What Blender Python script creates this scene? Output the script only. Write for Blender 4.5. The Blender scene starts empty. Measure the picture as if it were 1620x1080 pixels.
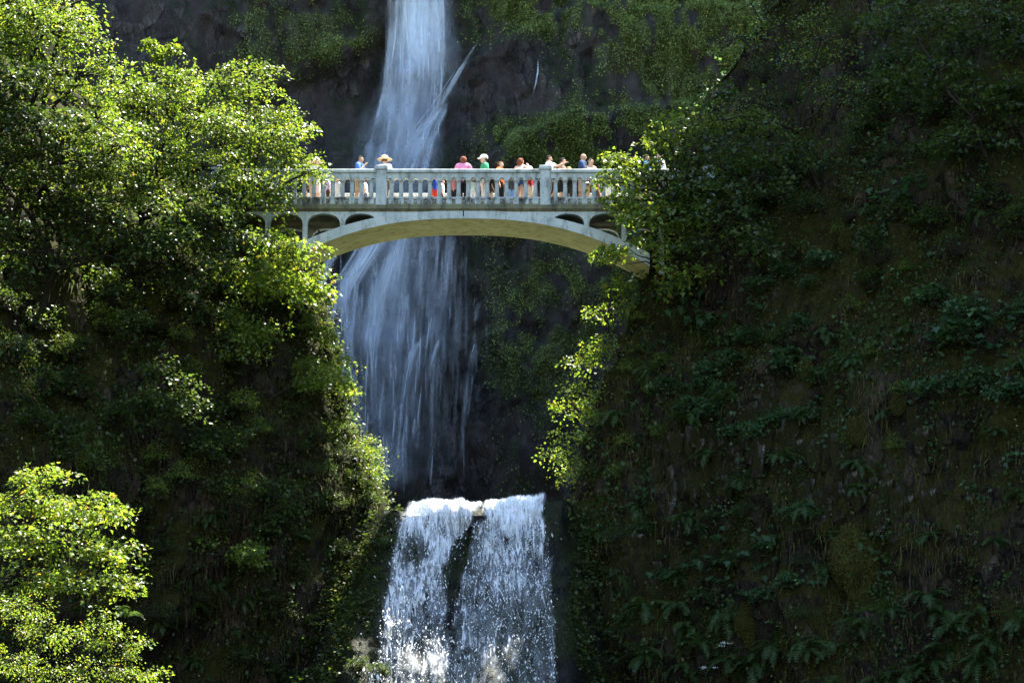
import bpy, bmesh, math, random
import numpy as np
from mathutils import Vector, Matrix
from mathutils.bvhtree import BVHTree

SC = bpy.context.scene
COL = SC.collection
RNG = np.random.default_rng(7)
random.seed(7)

# ------------------------------------------------------------------ camera
F_PX, PITCH = 4500.0, math.radians(11.5)
cam_d = bpy.data.cameras.new('camera')
cam = bpy.data.objects.new('camera', cam_d)
COL.objects.link(cam)
cam_d.sensor_width = 36.0
cam_d.lens = F_PX / 1620 * 36
cam_d.clip_start, cam_d.clip_end = 0.5, 3000
cam.rotation_euler = (math.pi / 2 + PITCH, 0, 0)
SC.camera = cam

# ------------------------------------------------------------------ light
SUN = Vector((0.30, 0.25, 0.92)).normalized()          # towards the sun
SUN_STRENGTH, SKY_STRENGTH, EXPOSURE = 5.0, 0.12, 2.8
world = bpy.data.worlds.new('World')
SC.world = world
world.use_nodes = True
wn = world.node_tree
sky = wn.nodes.new('ShaderNodeTexSky')
sky.sky_type = 'NISHITA'
sky.sun_disc = False
sky.sun_elevation = math.asin(SUN.z)
sky.sun_rotation = math.atan2(SUN.x, SUN.y)
sky.air_density, sky.dust_density = 1.0, 0.4
bg = wn.nodes['Background']
bg.inputs['Strength'].default_value = SKY_STRENGTH
wn.links.new(sky.outputs[0], bg.inputs['Color'])
sl = bpy.data.lights.new('sun', 'SUN')
sl.energy, sl.angle, sl.color = SUN_STRENGTH, math.radians(0.53), (1.0, 0.95, 0.86)
so = bpy.data.objects.new('sun', sl)
COL.objects.link(so)
so.rotation_euler = (-SUN).to_track_quat('-Z', 'Y').to_euler()
SC.view_settings.view_transform = 'Standard'
SC.view_settings.look = 'None'
SC.view_settings.exposure = EXPOSURE
SC.view_settings.gamma = 1
SC.view_settings.use_curve_mapping = False
cy = SC.cycles
cy.max_bounces, cy.diffuse_bounces, cy.glossy_bounces, cy.transmission_bounces, cy.transparent_max_bounces = 6, 4, 2, 4, 48
cy.caustics_reflective = cy.caustics_refractive = False
cy.use_denoising = True


# ------------------------------------------------------------------ helpers
CT, ST = math.cos(PITCH), math.sin(PITCH)


def P(px, py, Y):
    """Real-world point seen at photograph pixel (px, py) at distance Y."""
    a, b = (px - 810) / F_PX, (540 - py) / F_PX
    k = Y / (CT - b * ST)
    return Vector((a * k, Y, (ST + b * CT) * k))


def PIX(x, y, z):
    """The inverse, for arrays."""
    d = y * CT + z * ST
    return 810 + F_PX * x / d, 540 - F_PX * (z * CT - y * ST) / d


def _hash(i, j, k, s):
    h = (i * 374761393 + j * 668265263 + k * 2147483647 + s * 1274126177) & 0xFFFFFFFF
    h = ((h ^ (h >> 13)) * 1274126177) & 0xFFFFFFFF
    h = ((h ^ (h >> 16)) * 2246822519) & 0xFFFFFFFF
    return ((h ^ (h >> 15)) & 0xFFFFFF) / float(0xFFFFFF)


def vnoise(x, y, z, s=0):
    x, y, z = np.broadcast_arrays(np.asarray(x, float), np.asarray(y, float), np.asarray(z, float))
    i, j, k = np.floor(x).astype(np.int64), np.floor(y).astype(np.int64), np.floor(z).astype(np.int64)
    f, g, h = x - i, y - j, z - k
    f, g, h = f * f * (3 - 2 * f), g * g * (3 - 2 * g), h * h * (3 - 2 * h)
    r = 0
    for a in (0, 1):
        for b in (0, 1):
            for c in (0, 1):
                r = r + _hash(i + a, j + b, k + c, s) * (f if a else 1 - f) * (g if b else 1 - g) * (h if c else 1 - h)
    return r


def fbm(x, y, z, s=0, o=4, gain=0.5):
    t, a, n = 0, 1.0, 0
    for q in range(o):
        t = t + a * (vnoise(x, y, z, s + q) - 0.5)
        n += a
        a *= gain
        x, y, z = x * 2.03, y * 2.03, z * 2.03
    return t / n * 2


def sstep(a, b, x):
    t = np.clip((x - a) / (b - a), 0, 1)
    return t * t * (3 - 2 * t)


def mesh_np(name, V, Fc, smooth=False):
    """Fc: (M,3) or (M,4) index array."""
    V = np.asarray(V, np.float32).reshape(-1, 3)
    Fc = np.asarray(Fc, np.int32)
    me = bpy.data.meshes.new(name)
    k = Fc.shape[1]
    me.vertices.add(len(V))
    me.vertices.foreach_set('co', V.ravel())
    me.loops.add(Fc.size)
    me.loops.foreach_set('vertex_index', Fc.ravel())
    me.polygons.add(len(Fc))
    me.polygons.foreach_set('loop_start', np.arange(0, Fc.size, k, dtype=np.int32))
    try:
        me.polygons.foreach_set('loop_total', np.full(len(Fc), k, np.int32))
    except Exception:
        pass
    me.update(calc_edges=True)
    if smooth:
        me.polygons.foreach_set('use_smooth', np.ones(len(Fc), bool))
    return me


def grid_faces(nu, nv):
    i = np.arange(nu - 1)[:, None] * nv + np.arange(nv - 1)[None, :]
    i = i.ravel()
    return np.stack([i, i + nv, i + nv + 1, i + 1], 1)


def link(name, me, mat=None, parent=None, kind=None, label=None, cat=None, group=None):
    o = bpy.data.objects.new(name, me)
    COL.objects.link(o)
    if mat is not None and me is not None and len(me.materials) == 0:
        me.materials.append(mat)
    if parent is not None:
        o.parent = parent
    tag(o, kind, label, cat, group)
    return o


def tag(o, kind=None, label=None, cat=None, group=None):
    if kind:
        o['kind'] = kind
    if label:
        o['label'] = label
    if cat:
        o['category'] = cat
    if group:
        o['group'] = group


def empty(name, loc, label, cat, group=None, rotz=0.0):
    o = bpy.data.objects.new(name, None)
    COL.objects.link(o)
    o.location = loc
    o.rotation_euler = (0, 0, rotz)
    o.empty_display_size = 0.1
    tag(o, None, label, cat, group)
    return o


def child_at(o, parent):
    """Parent a mesh built in world coordinates to an Empty that stands at its base."""
    o.parent = parent
    o.matrix_parent_inverse = (Matrix.Translation(parent.location) @ parent.rotation_euler.to_matrix().to_4x4()).inverted()


# ------------------------------------------------------------------ materials
def nodes(name):
    m = bpy.data.materials.new(name)
    m.use_nodes = True
    t = m.node_tree
    return m, t, t.nodes['Principled BSDF'], t.nodes['Material Output']


def nd(t, typ, **kw):
    n = t.nodes.new(typ)
    for k, v in kw.items():
        if k in n.inputs:
            n.inputs[k].default_value = v
        else:
            setattr(n, k, v)
    return n


def ramp(t, stops, fac):
    r = t.nodes.new('ShaderNodeValToRGB')
    e = r.color_ramp.elements
    while len(e) < len(stops):
        e.new(0.5)
    for q, (p, c) in enumerate(stops):
        e[q].position = p
        e[q].color = (*c, 1) if len(c) == 3 else c
    t.links.new(fac, r.inputs[0])
    return r.outputs[0]


def mixc(t, fac, a, b, mode='MIX'):
    n = t.nodes.new('ShaderNodeMix')
    n.data_type = 'RGBA'
    n.blend_type = mode
    for sock, v in ((n.inputs[0], fac), (n.inputs[6], a), (n.inputs[7], b)):
        if isinstance(v, bpy.types.NodeSocket):
            t.links.new(v, sock)
        elif isinstance(v, (int, float)):
            sock.default_value = v
        else:
            sock.default_value = (*v, 1)
    return n.outputs[2]


def noise(t, scale, detail=4, rough=0.55, stretch=None, coord='Object'):
    tc = t.nodes.new('ShaderNodeTexCoord')
    out = tc.outputs[coord]
    if stretch:
        mp = t.nodes.new('ShaderNodeMapping')
        mp.inputs['Scale'].default_value = stretch
        t.links.new(out, mp.inputs[0])
        out = mp.outputs[0]
    n = nd(t, 'ShaderNodeTexNoise', Scale=scale, Detail=detail, Roughness=rough)
    t.links.new(out, n.inputs['Vector'])
    return n.outputs[0]


def bump(t, b, height, strength=0.4, dist=0.05):
    n = nd(t, 'ShaderNodeBump', Strength=strength, Distance=dist)
    t.links.new(height, n.inputs['Height'])
    t.links.new(n.outputs[0], b.inputs['Normal'])


def leaf_mat(name, stops, trans, rough=0.42, tfac=0.42, spec=0.28):
    m, t, b, o = nodes(name)
    g = t.nodes.new('ShaderNodeNewGeometry')
    c = ramp(t, stops, g.outputs['Random Per Island'])
    at = nd(t, 'ShaderNodeAttribute', attribute_name='tone')
    on = nd(t, 'ShaderNodeMath', operation='ADD')
    t.links.new(at.outputs['Fac'], on.inputs[0])
    on.inputs[1].default_value = 1.0
    c = mixc(t, 1.0, c, on.outputs[0], 'MULTIPLY')
    t.links.new(c, b.inputs['Base Color'])
    b.inputs['Roughness'].default_value = rough
    b.inputs['Specular IOR Level'].default_value = spec
    tr = t.nodes.new('ShaderNodeBsdfTranslucent')
    c2 = mixc(t, 1.0, c, trans, 'MULTIPLY')
    t.links.new(c2, tr.inputs['Color'])
    ms = t.nodes.new('ShaderNodeMixShader')
    ms.inputs[0].default_value = tfac
    t.links.new(b.outputs[0], ms.inputs[1])
    t.links.new(tr.outputs[0], ms.inputs[2])
    t.links.new(ms.outputs[0], o.inputs['Surface'])
    return m


def plain(name, col, rough=0.7, var=0.12, scale=8.0, spec=0.15):
    m, t, b, o = nodes(name)
    n = noise(t, scale, 3)
    lo = tuple(max(0, c * (1 - var)) for c in col)
    hi = tuple(min(1, c * (1 + var)) for c in col)
    t.links.new(ramp(t, [(0.3, lo), (0.7, hi)], n), b.inputs['Base Color'])
    b.inputs['Roughness'].default_value = rough
    b.inputs['Specular IOR Level'].default_value = spec
    return m


M = {}
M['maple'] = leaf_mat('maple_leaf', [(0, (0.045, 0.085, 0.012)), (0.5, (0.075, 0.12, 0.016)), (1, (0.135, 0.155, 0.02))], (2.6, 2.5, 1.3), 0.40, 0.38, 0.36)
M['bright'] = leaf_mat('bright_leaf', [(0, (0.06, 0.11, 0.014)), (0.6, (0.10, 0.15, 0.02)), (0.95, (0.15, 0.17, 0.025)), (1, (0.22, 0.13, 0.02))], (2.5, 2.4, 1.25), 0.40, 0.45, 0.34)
M['dark'] = leaf_mat('dark_and_shaded_leaf', [(0, (0.018, 0.034, 0.008)), (0.6, (0.036, 0.06, 0.013)), (0.95, (0.065, 0.085, 0.018)), (1, (0.07, 0.05, 0.016))], (2.2, 2.2, 1.2))  # on shaded maple crowns this darker leaf paints the shade in
M['bluegreen'] = leaf_mat('bluegreen_leaf', [(0, (0.02, 0.05, 0.018)), (0.7, (0.042, 0.085, 0.03)), (1, (0.075, 0.11, 0.035))], (2.0, 2.2, 1.4), 0.5)
M['fern'] = leaf_mat('fern_leaf', [(0, (0.022, 0.045, 0.011)), (1, (0.05, 0.085, 0.02))], (2.0, 2.0, 1.2), 0.5)
M['moss'] = leaf_mat('moss_tuft', [(0, (0.024, 0.025, 0.004)), (0.5, (0.045, 0.046, 0.007)), (1, (0.08, 0.076, 0.013))], (1.6, 1.6, 1.0), 0.8, 0.25)
M['cliffmoss'] = leaf_mat('cliff_moss', [(0, (0.065, 0.09, 0.02)), (0.5, (0.105, 0.14, 0.03)), (1, (0.16, 0.195, 0.05))], (1.6, 1.6, 1.0), 0.8, 0.25)
M['under'] = leaf_mat('undergrowth_leaf', [(0, (0.012, 0.018, 0.004)), (0.5, (0.032, 0.042, 0.009)), (0.9, (0.065, 0.07, 0.014)), (0.945, (0.045, 0.03, 0.013)), (0.955, (0.16, 0.15, 0.05)), (1, (0.26, 0.24, 0.12))], (1.8, 1.8, 1.0), 0.75, 0.3, 0.12)  # the few palest leaves at the ramp's end are painted glints
M['dead'] = leaf_mat('dead_frond', [(0, (0.02, 0.012, 0.007)), (0.6, (0.045, 0.028, 0.013)), (1, (0.09, 0.06, 0.025))], (1.5, 1.2, 0.8), 0.7, 0.3)
M['bark'] = plain('bark', (0.022, 0.018, 0.014), 0.9, 0.4, 14)
M['mossbark'] = plain('mossy_bark', (0.045, 0.045, 0.018), 0.95, 0.4, 9)
M['petal'] = plain('white_petal', (0.7, 0.7, 0.66), 0.6, 0.05)


def rock_mat(name, dark, light, moss, mossamt, pale=None, stretch=(1, 1, 0.45), rough=0.9, big=0.35, spec=0.1, attr=None, blk=1.0):
    m, t, b, o = nodes(name)
    a = noise(t, 1.6, 6, 0.65, stretch)
    c = noise(t, 9.0, 5, 0.65, stretch)
    bigm = noise(t, big, 4, 0.6)
    base = ramp(t, [(0.3, dark), (0.72, light)], a)
    base = mixc(t, 0.45, base, ramp(t, [(0.32, tuple(v * 0.45 for v in dark)), (0.7, tuple(v * 1.25 for v in light))], c))
    if pale:
        pn = noise(t, 2.6, 6, 0.7, (1, 1, 0.6))
        pm = ramp(t, [(0.60, (0, 0, 0)), (0.66, (1, 1, 1))], pn)
        base = mixc(t, pm, base, pale)
    # broken blocks: each with its own tone, dark joints between
    tc = t.nodes.new('ShaderNodeTexCoord')
    mp = t.nodes.new('ShaderNodeMapping')
    mp.inputs['Scale'].default_value = stretch
    wob = nd(t, 'ShaderNodeTexNoise', Scale=1.4, Detail=3)
    t.links.new(tc.outputs['Object'], wob.inputs['Vector'])
    wv = nd(t, 'ShaderNodeVectorMath', operation='MULTIPLY_ADD')
    t.links.new(wob.outputs['Color'], wv.inputs[0])
    wv.inputs[1].default_value = (.5, .5, .5)
    t.links.new(tc.outputs['Object'], wv.inputs[2])
    t.links.new(wv.outputs[0], mp.inputs[0])
    for vs, amt in ((blk, .75), (blk * 3.1, .5)):
        vo = nd(t, 'ShaderNodeTexVoronoi', Scale=vs)
        t.links.new(mp.outputs[0], vo.inputs['Vector'])
        sc_ = t.nodes.new('ShaderNodeSeparateColor')
        t.links.new(vo.outputs['Color'], sc_.inputs[0])
        base = mixc(t, amt, base, ramp(t, [(0, (.35, .35, .36)), (.7, (1, 1, 1)), (1, (1.9, 1.8, 1.75))], sc_.outputs[0]), 'MULTIPLY')
        ve = nd(t, 'ShaderNodeTexVoronoi', Scale=vs, feature='DISTANCE_TO_EDGE')
        t.links.new(mp.outputs[0], ve.inputs['Vector'])
        base = mixc(t, 1.0, base, ramp(t, [(0, (.25, .25, .25)), (.06, (1, 1, 1))], ve.outputs['Distance']), 'MULTIPLY')
    g = t.nodes.new('ShaderNodeNewGeometry')
    sx = t.nodes.new('ShaderNodeSeparateXYZ')
    t.links.new(g.outputs['Normal'], sx.inputs[0])
    ma = nd(t, 'ShaderNodeMath', operation='MULTIPLY_ADD')
    t.links.new(sx.outputs[2], ma.inputs[0])
    ma.inputs[1].default_value = 0.28
    t.links.new(bigm, ma.inputs[2])
    ma2 = nd(t, 'ShaderNodeMath', operation='MULTIPLY_ADD')
    t.links.new(c, ma2.inputs[0])
    ma2.inputs[1].default_value = 0.3
    t.links.new(ma.outputs[0], ma2.inputs[2])
    mm = ramp(t, [(0.78 - mossamt, (0, 0, 0)), (0.88 - mossamt, (1, 1, 1))], ma2.outputs[0])
    fn = ramp(t, [(.32, (0, 0, 0)), (.68, (1, 1, 1))], noise(t, 26, 4, 0.7))
    mcol = mixc(t, fn, tuple(v * 0.25 for v in moss), tuple(v * 1.5 for v in moss))
    mcol = mixc(t, .8, mcol, ramp(t, [(.35, (.3, .28, .26)), (.65, (1, 1, 1))], c), 'MULTIPLY')
    base = mixc(t, mm, base, mcol)
    if attr:
        am = nd(t, 'ShaderNodeAttribute', attribute_name=attr)
        br = ramp(t, [(0.42, (0, 0, 0)), (0.62, (1, 1, 1))], noise(t, 0.55, 5, 0.65, (1, 1, 0.6)))
        base = mixc(t, br, base, mixc(t, a, (0.010, 0.0085, 0.008), (0.055, 0.046, 0.04)))
        base = mixc(t, am.outputs['Fac'], base, mixc(t, c, (0.028, 0.04, 0.008), (0.095, 0.12, 0.028)))
    t.links.new(base, b.inputs['Base Color'])
    b.inputs['Roughness'].default_value = rough
    b.inputs['Specular IOR Level'].default_value = spec
    bump(t, b, c, 0.9, 0.16)
    return m


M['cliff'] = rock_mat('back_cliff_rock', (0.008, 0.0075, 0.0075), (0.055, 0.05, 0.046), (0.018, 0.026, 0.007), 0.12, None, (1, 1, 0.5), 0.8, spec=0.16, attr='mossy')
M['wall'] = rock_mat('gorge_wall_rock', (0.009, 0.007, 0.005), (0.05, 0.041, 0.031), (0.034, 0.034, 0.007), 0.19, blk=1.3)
M['crag'] = rock_mat('bare_rock', (0.06, 0.056, 0.05), (0.19, 0.18, 0.165), (0.03, 0.03, 0.008), 0.22, (0.28, 0.265, 0.25), blk=3.0)
M['wetrock'] = rock_mat('wet_rock', (0.005, 0.005, 0.005), (0.02, 0.019, 0.018), (0.02, 0.025, 0.006), 0.08, None, (1, 1, 0.5), 0.45, spec=0.15)
M['mossrock'] = rock_mat('mossy_mound', (0.035, 0.034, 0.007), (0.05, 0.05, 0.009), (0.05, 0.052, 0.009), 0.5, None, (1, 1, 1), 0.95)


def concrete(name, c0, c1, stain, stain_pos=(0.52, 0.7), algae=None):
    m, t, b, o = nodes(name)
    a = noise(t, 1.1, 6, 0.6)
    s = noise(t, 3.2, 6, 0.7, (1, 1, 0.35))
    f = noise(t, 22, 4, 0.6)
    c = ramp(t, [(0.3, c0), (0.7, c1)], a)
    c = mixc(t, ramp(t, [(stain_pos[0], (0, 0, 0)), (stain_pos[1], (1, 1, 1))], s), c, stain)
    if algae:
        al = noise(t, 0.8, 5, 0.6, (1, 1, 1.5))
        c = mixc(t, ramp(t, [(0.45, (0, 0, 0)), (0.7, (0.8, 0.8, 0.8))], al), c, algae)
    c = mixc(t, 0.25, c, ramp(t, [(0.3, (0.12, 0.12, 0.12)), (0.7, (0.8, 0.8, 0.8))], f), 'OVERLAY')
    t.links.new(c, b.inputs['Base Color'])
    b.inputs['Roughness'].default_value = 0.85
    bump(t, b, f, 0.25, 0.02)
    return m


M['concrete'] = concrete('weathered_concrete', (0.29, 0.325, 0.30), (0.45, 0.475, 0.44), (0.13, 0.15, 0.12), (0.50, 0.68))
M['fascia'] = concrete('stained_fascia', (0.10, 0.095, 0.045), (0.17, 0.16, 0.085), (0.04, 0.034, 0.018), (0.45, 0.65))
M['soffit'] = concrete('bounce_lit_algae_soffit', (0.34, 0.32, 0.11), (0.47, 0.44, 0.19), (0.17, 0.16, 0.055), (0.50, 0.72))  # algae tint, with light bounced from below painted into it
M['plinth'] = concrete('stained_plinth', (0.30, 0.335, 0.305), (0.40, 0.425, 0.395), (0.06, 0.06, 0.05), (0.45, 0.58))
M['deck'] = plain('pale_deck', (0.5, 0.46, 0.38), 0.9, 0.1, 4)
M['steel'] = plain('dark_steel', (0.025, 0.027, 0.03), 0.5, 0.1, 6)


# ------------------------------------------------------------------ terrain shapes
def edge_fn(pts, Y):
    zs = np.array([P(x, y, Y).z for x, y in pts])
    xs = np.array([P(x, y, Y).x for x, y in pts])
    k = np.argsort(zs)
    zs, xs = zs[k], xs[k]

    def f(z):
        z = np.asarray(z, float)
        r = np.interp(z, zs, xs)
        up = (xs[-1] - xs[-3]) / (zs[-1] - zs[-3])
        return r + np.where(z > zs[-1], np.sign(up) * 0.05 * (z - zs[-1]), 0)  # kept steep above the view so the unseen wall blocks the sun
    return f


LE = edge_fn([(545, 1080), (590, 930), (618, 830), (618, 800), (596, 740), (572, 680), (548, 620), (522, 540), (498, 450), (455, 400),
              (385, 330), (290, 250), (120, 100), (30, 0)], 102)
RE = edge_fn([(893, 1080), (893, 900), (893, 800), (908, 740), (922, 680), (950, 600), (985, 520), (1005, 430), (1016, 330), (1050, 250),
              (1110, 150), (1175, 60), (1215, 0)], 102)


def spaced(a, b, fine_a, fine_b, fine, coarse):
    r = [np.arange(a, fine_a, coarse), np.arange(fine_a, fine_b, fine), np.arange(fine_b, b + coarse, coarse)]
    return np.concatenate([q for q in r if len(q)])


def wall_point(s, z, side):
    """side -1: left wall, +1: right wall; s runs from behind the gorge edge towards the camera."""
    E = LE(z) if side < 0 else RE(z)
    back = np.minimum(s, 0)
    f1 = np.clip(s, 0, 22)
    f2 = np.maximum(s - 22, 0)
    dx, dy = (0.80, -0.60) if side < 0 else (0.76, -0.65)
    x = E + side * (f1 * dx + f2 * 0.32 - back * 0.10)
    y = 102 - back * 1.0 + f1 * dy - f2 * 0.95
    # rounded corner at the edge
    c = np.exp(-(s / 1.4) ** 2) * 0.5
    nx = np.where(s < 0, -side * 1.0, -side * 0.62)
    ny = np.where(s < 0, 0.0, -0.78)
    g = z + side * 7.3
    d = 1.5 * fbm(s * 0.16, g * 0.13, 3.1, 11 + side, 3) + 0.75 * fbm(s * 0.5, g * 0.36, 1.7, 21 + side, 4)
    led = fbm(s * 0.25, g * 0.75, 9.2, 31 + side, 3)
    d = d + 0.5 * np.abs(led) + 0.55 * fbm(s * 0.85, g * 0.16, 6.1, 35 + side, 3) - 1.6 * np.maximum(0, 0.22 - np.abs(fbm(s * 0.55 + .12 * g, g * 0.13, 8.1, 37 + side, 3))) + 0.30 * fbm(s * 1.9, g * 1.1, 5.5, 41 + side, 3) - c
    blk = vnoise(np.floor(s * 1.7 + 0.8 * vnoise(s, g, 0, 5)), np.floor(g * 1.0 + 0.8 * vnoise(s, g, 7, 6)), 2, 51 + side)
    d = d + 0.30 * (blk - 0.5)
    fade = sstep(-36, -30, s)
    d = d * np.where(s < 0, 0.7, 1.0) * fade
    return x + nx * d, y + ny * d, z + 0 * s


def build_wall(side):
    s = spaced(-36, 95, -3, 20, 0.17, 1.2)
    z = spaced(-5, 62, 5.5, 40, 0.17, 1.0)
    S, Z = np.meshgrid(s, z, indexing='ij')
    # unseen rim shaped for the sun: low to light the bridge, high to shade nearer trees
    rim = 40 + 22 * sstep(-2.5, 1.5, S) + 1.5 * fbm(S * .4, 0 * S, 2.0, 15, 3)
    Z = np.where(Z > 34, 34 + (Z - 34) * (rim - 34) / 28.0, Z)
    X, Y, Z2 = wall_point(S, Z, side)
    V = np.stack([X, Y, Z2], -1).reshape(-1, 3)
    Fc = grid_faces(len(s), len(z))
    if side < 0:
        Fc = Fc[:, ::-1]
    me = mesh_np('cliff', V, Fc, False)
    return link('cliff', me, M['wall'], kind='structure',
                label='shaded, moss and fern covered %s wall of the gorge' % ('left' if side < 0 else 'right')), V, Fc


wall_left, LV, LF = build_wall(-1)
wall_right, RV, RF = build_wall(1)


def zc(py):
    return P(735, py, 138).z


LEDGE_L = [(380, 165), (450, 120), (520, 85), (590, 45), (640, 0)]
LEDGE_R = [(700, 95), (760, 55), (830, 20), (880, 0)]


def below_line(px, py, pts):
    xs = [p[0] for p in pts]
    ys = [p[1] for p in pts]
    return py - np.interp(px, xs, ys)


def cliff_y(x, z, fine=True):
    px, py = PIX(x, 138.0 + 0 * x, z)
    y = 138 + 0.9 * fbm(x * 0.12, z * 0.10, 0.5, 71, 3)
    y = y - 0.02 * np.maximum(zc(250) - z, 0) ** 1.45
    # the fall has worn an alcove
    y = y + 1.8 * np.exp(-((px - 660) / 120) ** 2) * sstep(260, 160, py)
    # a sloping buttress on each side of the fall
    dl = below_line(px, py, LEDGE_L)
    y = y + 1.3 * sstep(-4, 26, dl) * sstep(700, 560, px) * sstep(330, 120, py)
    dr = below_line(px, py, [(690, 130), (760, 70), (900, 0)])
    y = y - 0.9 * sstep(-4, 22, dr) * sstep(690, 740, px) * sstep(330, 200, py)
    dm = below_line(px, py, [(560, 300), (700, 300), (820, 215), (900, 185), (1100, 165)])
    y = y - 0.9 * sstep(-6, 14, dm)
    dm2 = below_line(px, py, [(480, 520), (640, 560), (700, 545), (800, 530), (980, 600)])
    y = y - 0.5 * sstep(-5, 10, dm2)
    if fine:
        y = y + 0.85 * fbm(x * 0.55, z * 0.25, 1.5, 81, 4) + 0.40 * fbm(x * 1.9, z * 0.9, 2.5, 91, 4) + 0.5 * np.abs(fbm(x * 0.35 + z * 0.12, z * 0.55 - x * .15, 4.5, 95, 3))
        col = vnoise(np.floor(x * 1.6 + 0.6 * vnoise(x, z, 3, 61)), np.floor(z * 0.42 + 1.3 * vnoise(x * 0.7, z * 0.3, 8, 62)), 4, 63)
        y = y + 0.45 * (col - 0.5)
    return y


def moss_cover(x, z):
    """where the far cliff carries moss and small plants, 0..1."""
    pxx, pyy = PIX(x, 138 + 0 * x, z)
    nz = fbm(x * .30, 0 * x, z * .30, 541, 4)
    nf = fbm(x * 1.3, 0 * x, z * .9, 551, 3)
    wet = np.exp(-((pxx - np.interp(pyy, [0, 250, 500, 800], [655, 630, 640, 665])) / np.interp(pyy, [0, 250, 400, 800], [70, 95, 140, 130])) ** 2)
    bare_r = np.exp(-(((pxx - 905) * .9 + (pyy - 125) * .3) / 75) ** 2 - ((pyy - 125) / 55) ** 2)
    m_r = sstep(830, 980, pxx) * (0.55 + 0.45 * sstep(-.1, .25, nz)) * (1 - .9 * bare_r) * (1 - sstep(250, 330, pyy))
    m_mid = sstep(720, 800, pxx) * sstep(180, 225, pyy - (pxx - 800) * -.1) * (1 - sstep(330, 420, pyy)) * .9
    m_low = sstep(740, 830, pxx) * sstep(380, 440, pyy) * (.10 + .5 * sstep(0, .3, nz))
    dl_ = below_line(pxx, pyy, LEDGE_L)
    m_l = (pxx < 640) * np.exp(-((dl_ + 4) / 14) ** 2) * .9 + (pxx < 600) * (dl_ < 0) * .35 * sstep(.05, .3, nz)
    m_l = m_l * sstep(625, 590, pxx + 0.15 * pyy)
    m_top = sstep(705, 745, pxx) * (1 - sstep(30, 70, pyy - (pxx - 700) * .08)) * (.35 + .6 * sstep(-.1, .25, nz))
    den = np.maximum.reduce([m_r, m_mid, m_low, m_l, m_top]) * (1 - wet) * sstep(-.42, .05, nf)
    return np.clip(den, 0, 1)


def build_cliff():
    x = spaced(-48, 48, -16, 16, 0.16, 1.5)
    z = spaced(8, 88, 15, 46, 0.16, 1.5)
    X, Z = np.meshgrid(x, z, indexing='ij')
    Y = cliff_y(X, Z)
    V = np.stack([X, Y, Z], -1).reshape(-1, 3)
    me = mesh_np('cliff', V, grid_faces(len(x), len(z)), False)
    a = me.attributes.new('mossy', 'FLOAT', 'POINT')
    a.data.foreach_set('value', moss_cover(X, Z).astype(np.float32).ravel())
    return link('cliff', me, M['cliff'], kind='structure', label='dark basalt cliff behind the tall waterfall'), V


cliff_back, CV = build_cliff()

# valley floor, upper pool and creek pool
gx, gy = np.meshgrid(np.linspace(-90, 90, 60), np.linspace(-60, 200, 80), indexing='ij')
gz = -4.2 + 0.5 * fbm(gx * 0.1, gy * 0.1, 0, 3, 3)
ground = link('ground', mesh_np('ground', np.stack([gx, gy, gz], -1).reshape(-1, 3), grid_faces(60, 80)), M['wall'], kind='structure')


def water_mat(name):
    m, t, b, o = nodes(name)
    b.inputs['Base Color'].default_value = (0.012, 0.018, 0.018, 1)
    b.inputs['Roughness'].default_value = 0.12
    bump(t, b, noise(t, 3.5, 3), 0.5, 0.08)
    return m


M['pool'] = water_mat('pool_water')
M['bounce_water'] = plain('pale_bounce_water', (0.2, 0.225, 0.215), 0.5, 0.25, 2)  # hidden pool surface made pale to bounce sun up onto the soffit
ZLIP = P(750, 803, 98).z
px0 = np.array([[-4.0, 98.2], [1.6, 98.2], [1.6, 101.5], [2.6, 103.5], [2.6, 139], [-5.2, 139], [-5.2, 103.5], [-4.0, 101.5]])
link('pool_water', mesh_np('pool_water', [(a, b, ZLIP - 0.03) for a, b in px0 + np.array([0, 1.5]) * (px0[:, 1:] < 100)], [[0, 1, 2, 7], [7, 2, 3, 6], [6, 3, 4, 5]]), M['bounce_water'], kind='structure')
link('creek_water', mesh_np('creek_water', [(-7, 40, -3.2), (7, 40, -3.2), (7, 96, -3.2), (-7, 96, -3.2)], [[0, 1, 2, 3]]), M['pool'], kind='structure')

# ray targets for setting plants on the rock
BVH = {}
BVH['L'] = BVHTree.FromPolygons(LV.tolist(), LF.tolist())
BVH['R'] = BVHTree.FromPolygons(RV.tolist(), RF.tolist())


def hit(px, py, which):
    d = P(px, py, 100.0).normalized()
    h = BVH[which].ray_cast(Vector((0, 0, 0)), d)
    if h[0] is None:
        return None, None
    n = h[1]
    if n.dot(d) > 0:
        n = -n
    return h[0], n


# ------------------------------------------------------------------ bridge
def BX(px):
    return P(px, 320, 100).x


def BZ(py):
    return P(735, py, 100).z


CXP = 735.0
bridge = empty('bridge', (BX(CXP), 100, BZ(440)), 'pale concrete arch footbridge with a balustrade spanning the gorge in front of the tall fall', 'bridge')
WB = 2.6


def prism(outline, y0, y1):
    """outline: list of (x, z); extruded from y0 to y1."""
    n = len(outline)
    V = [(x, y0, z) for x, z in outline] + [(x, y1, z) for x, z in outline]
    Fc = [list(range(n))[::-1], list(range(n, 2 * n))]
    for i in range(n):
        j = (i + 1) % n
        Fc.append([i, j, n + j, n + i])
    return V, Fc


def join(parts):
    V, Fc = [], []
    for v, f in parts:
        k = len(V)
        V += v
        Fc += [[i + k for i in q] for q in f]
    return V, Fc


def boxp(x0, x1, y0, y1, z0, z1):
    return prism([(x0, z0), (x1, z0), (x1, z1), (x0, z1)], y0, y1)


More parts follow.
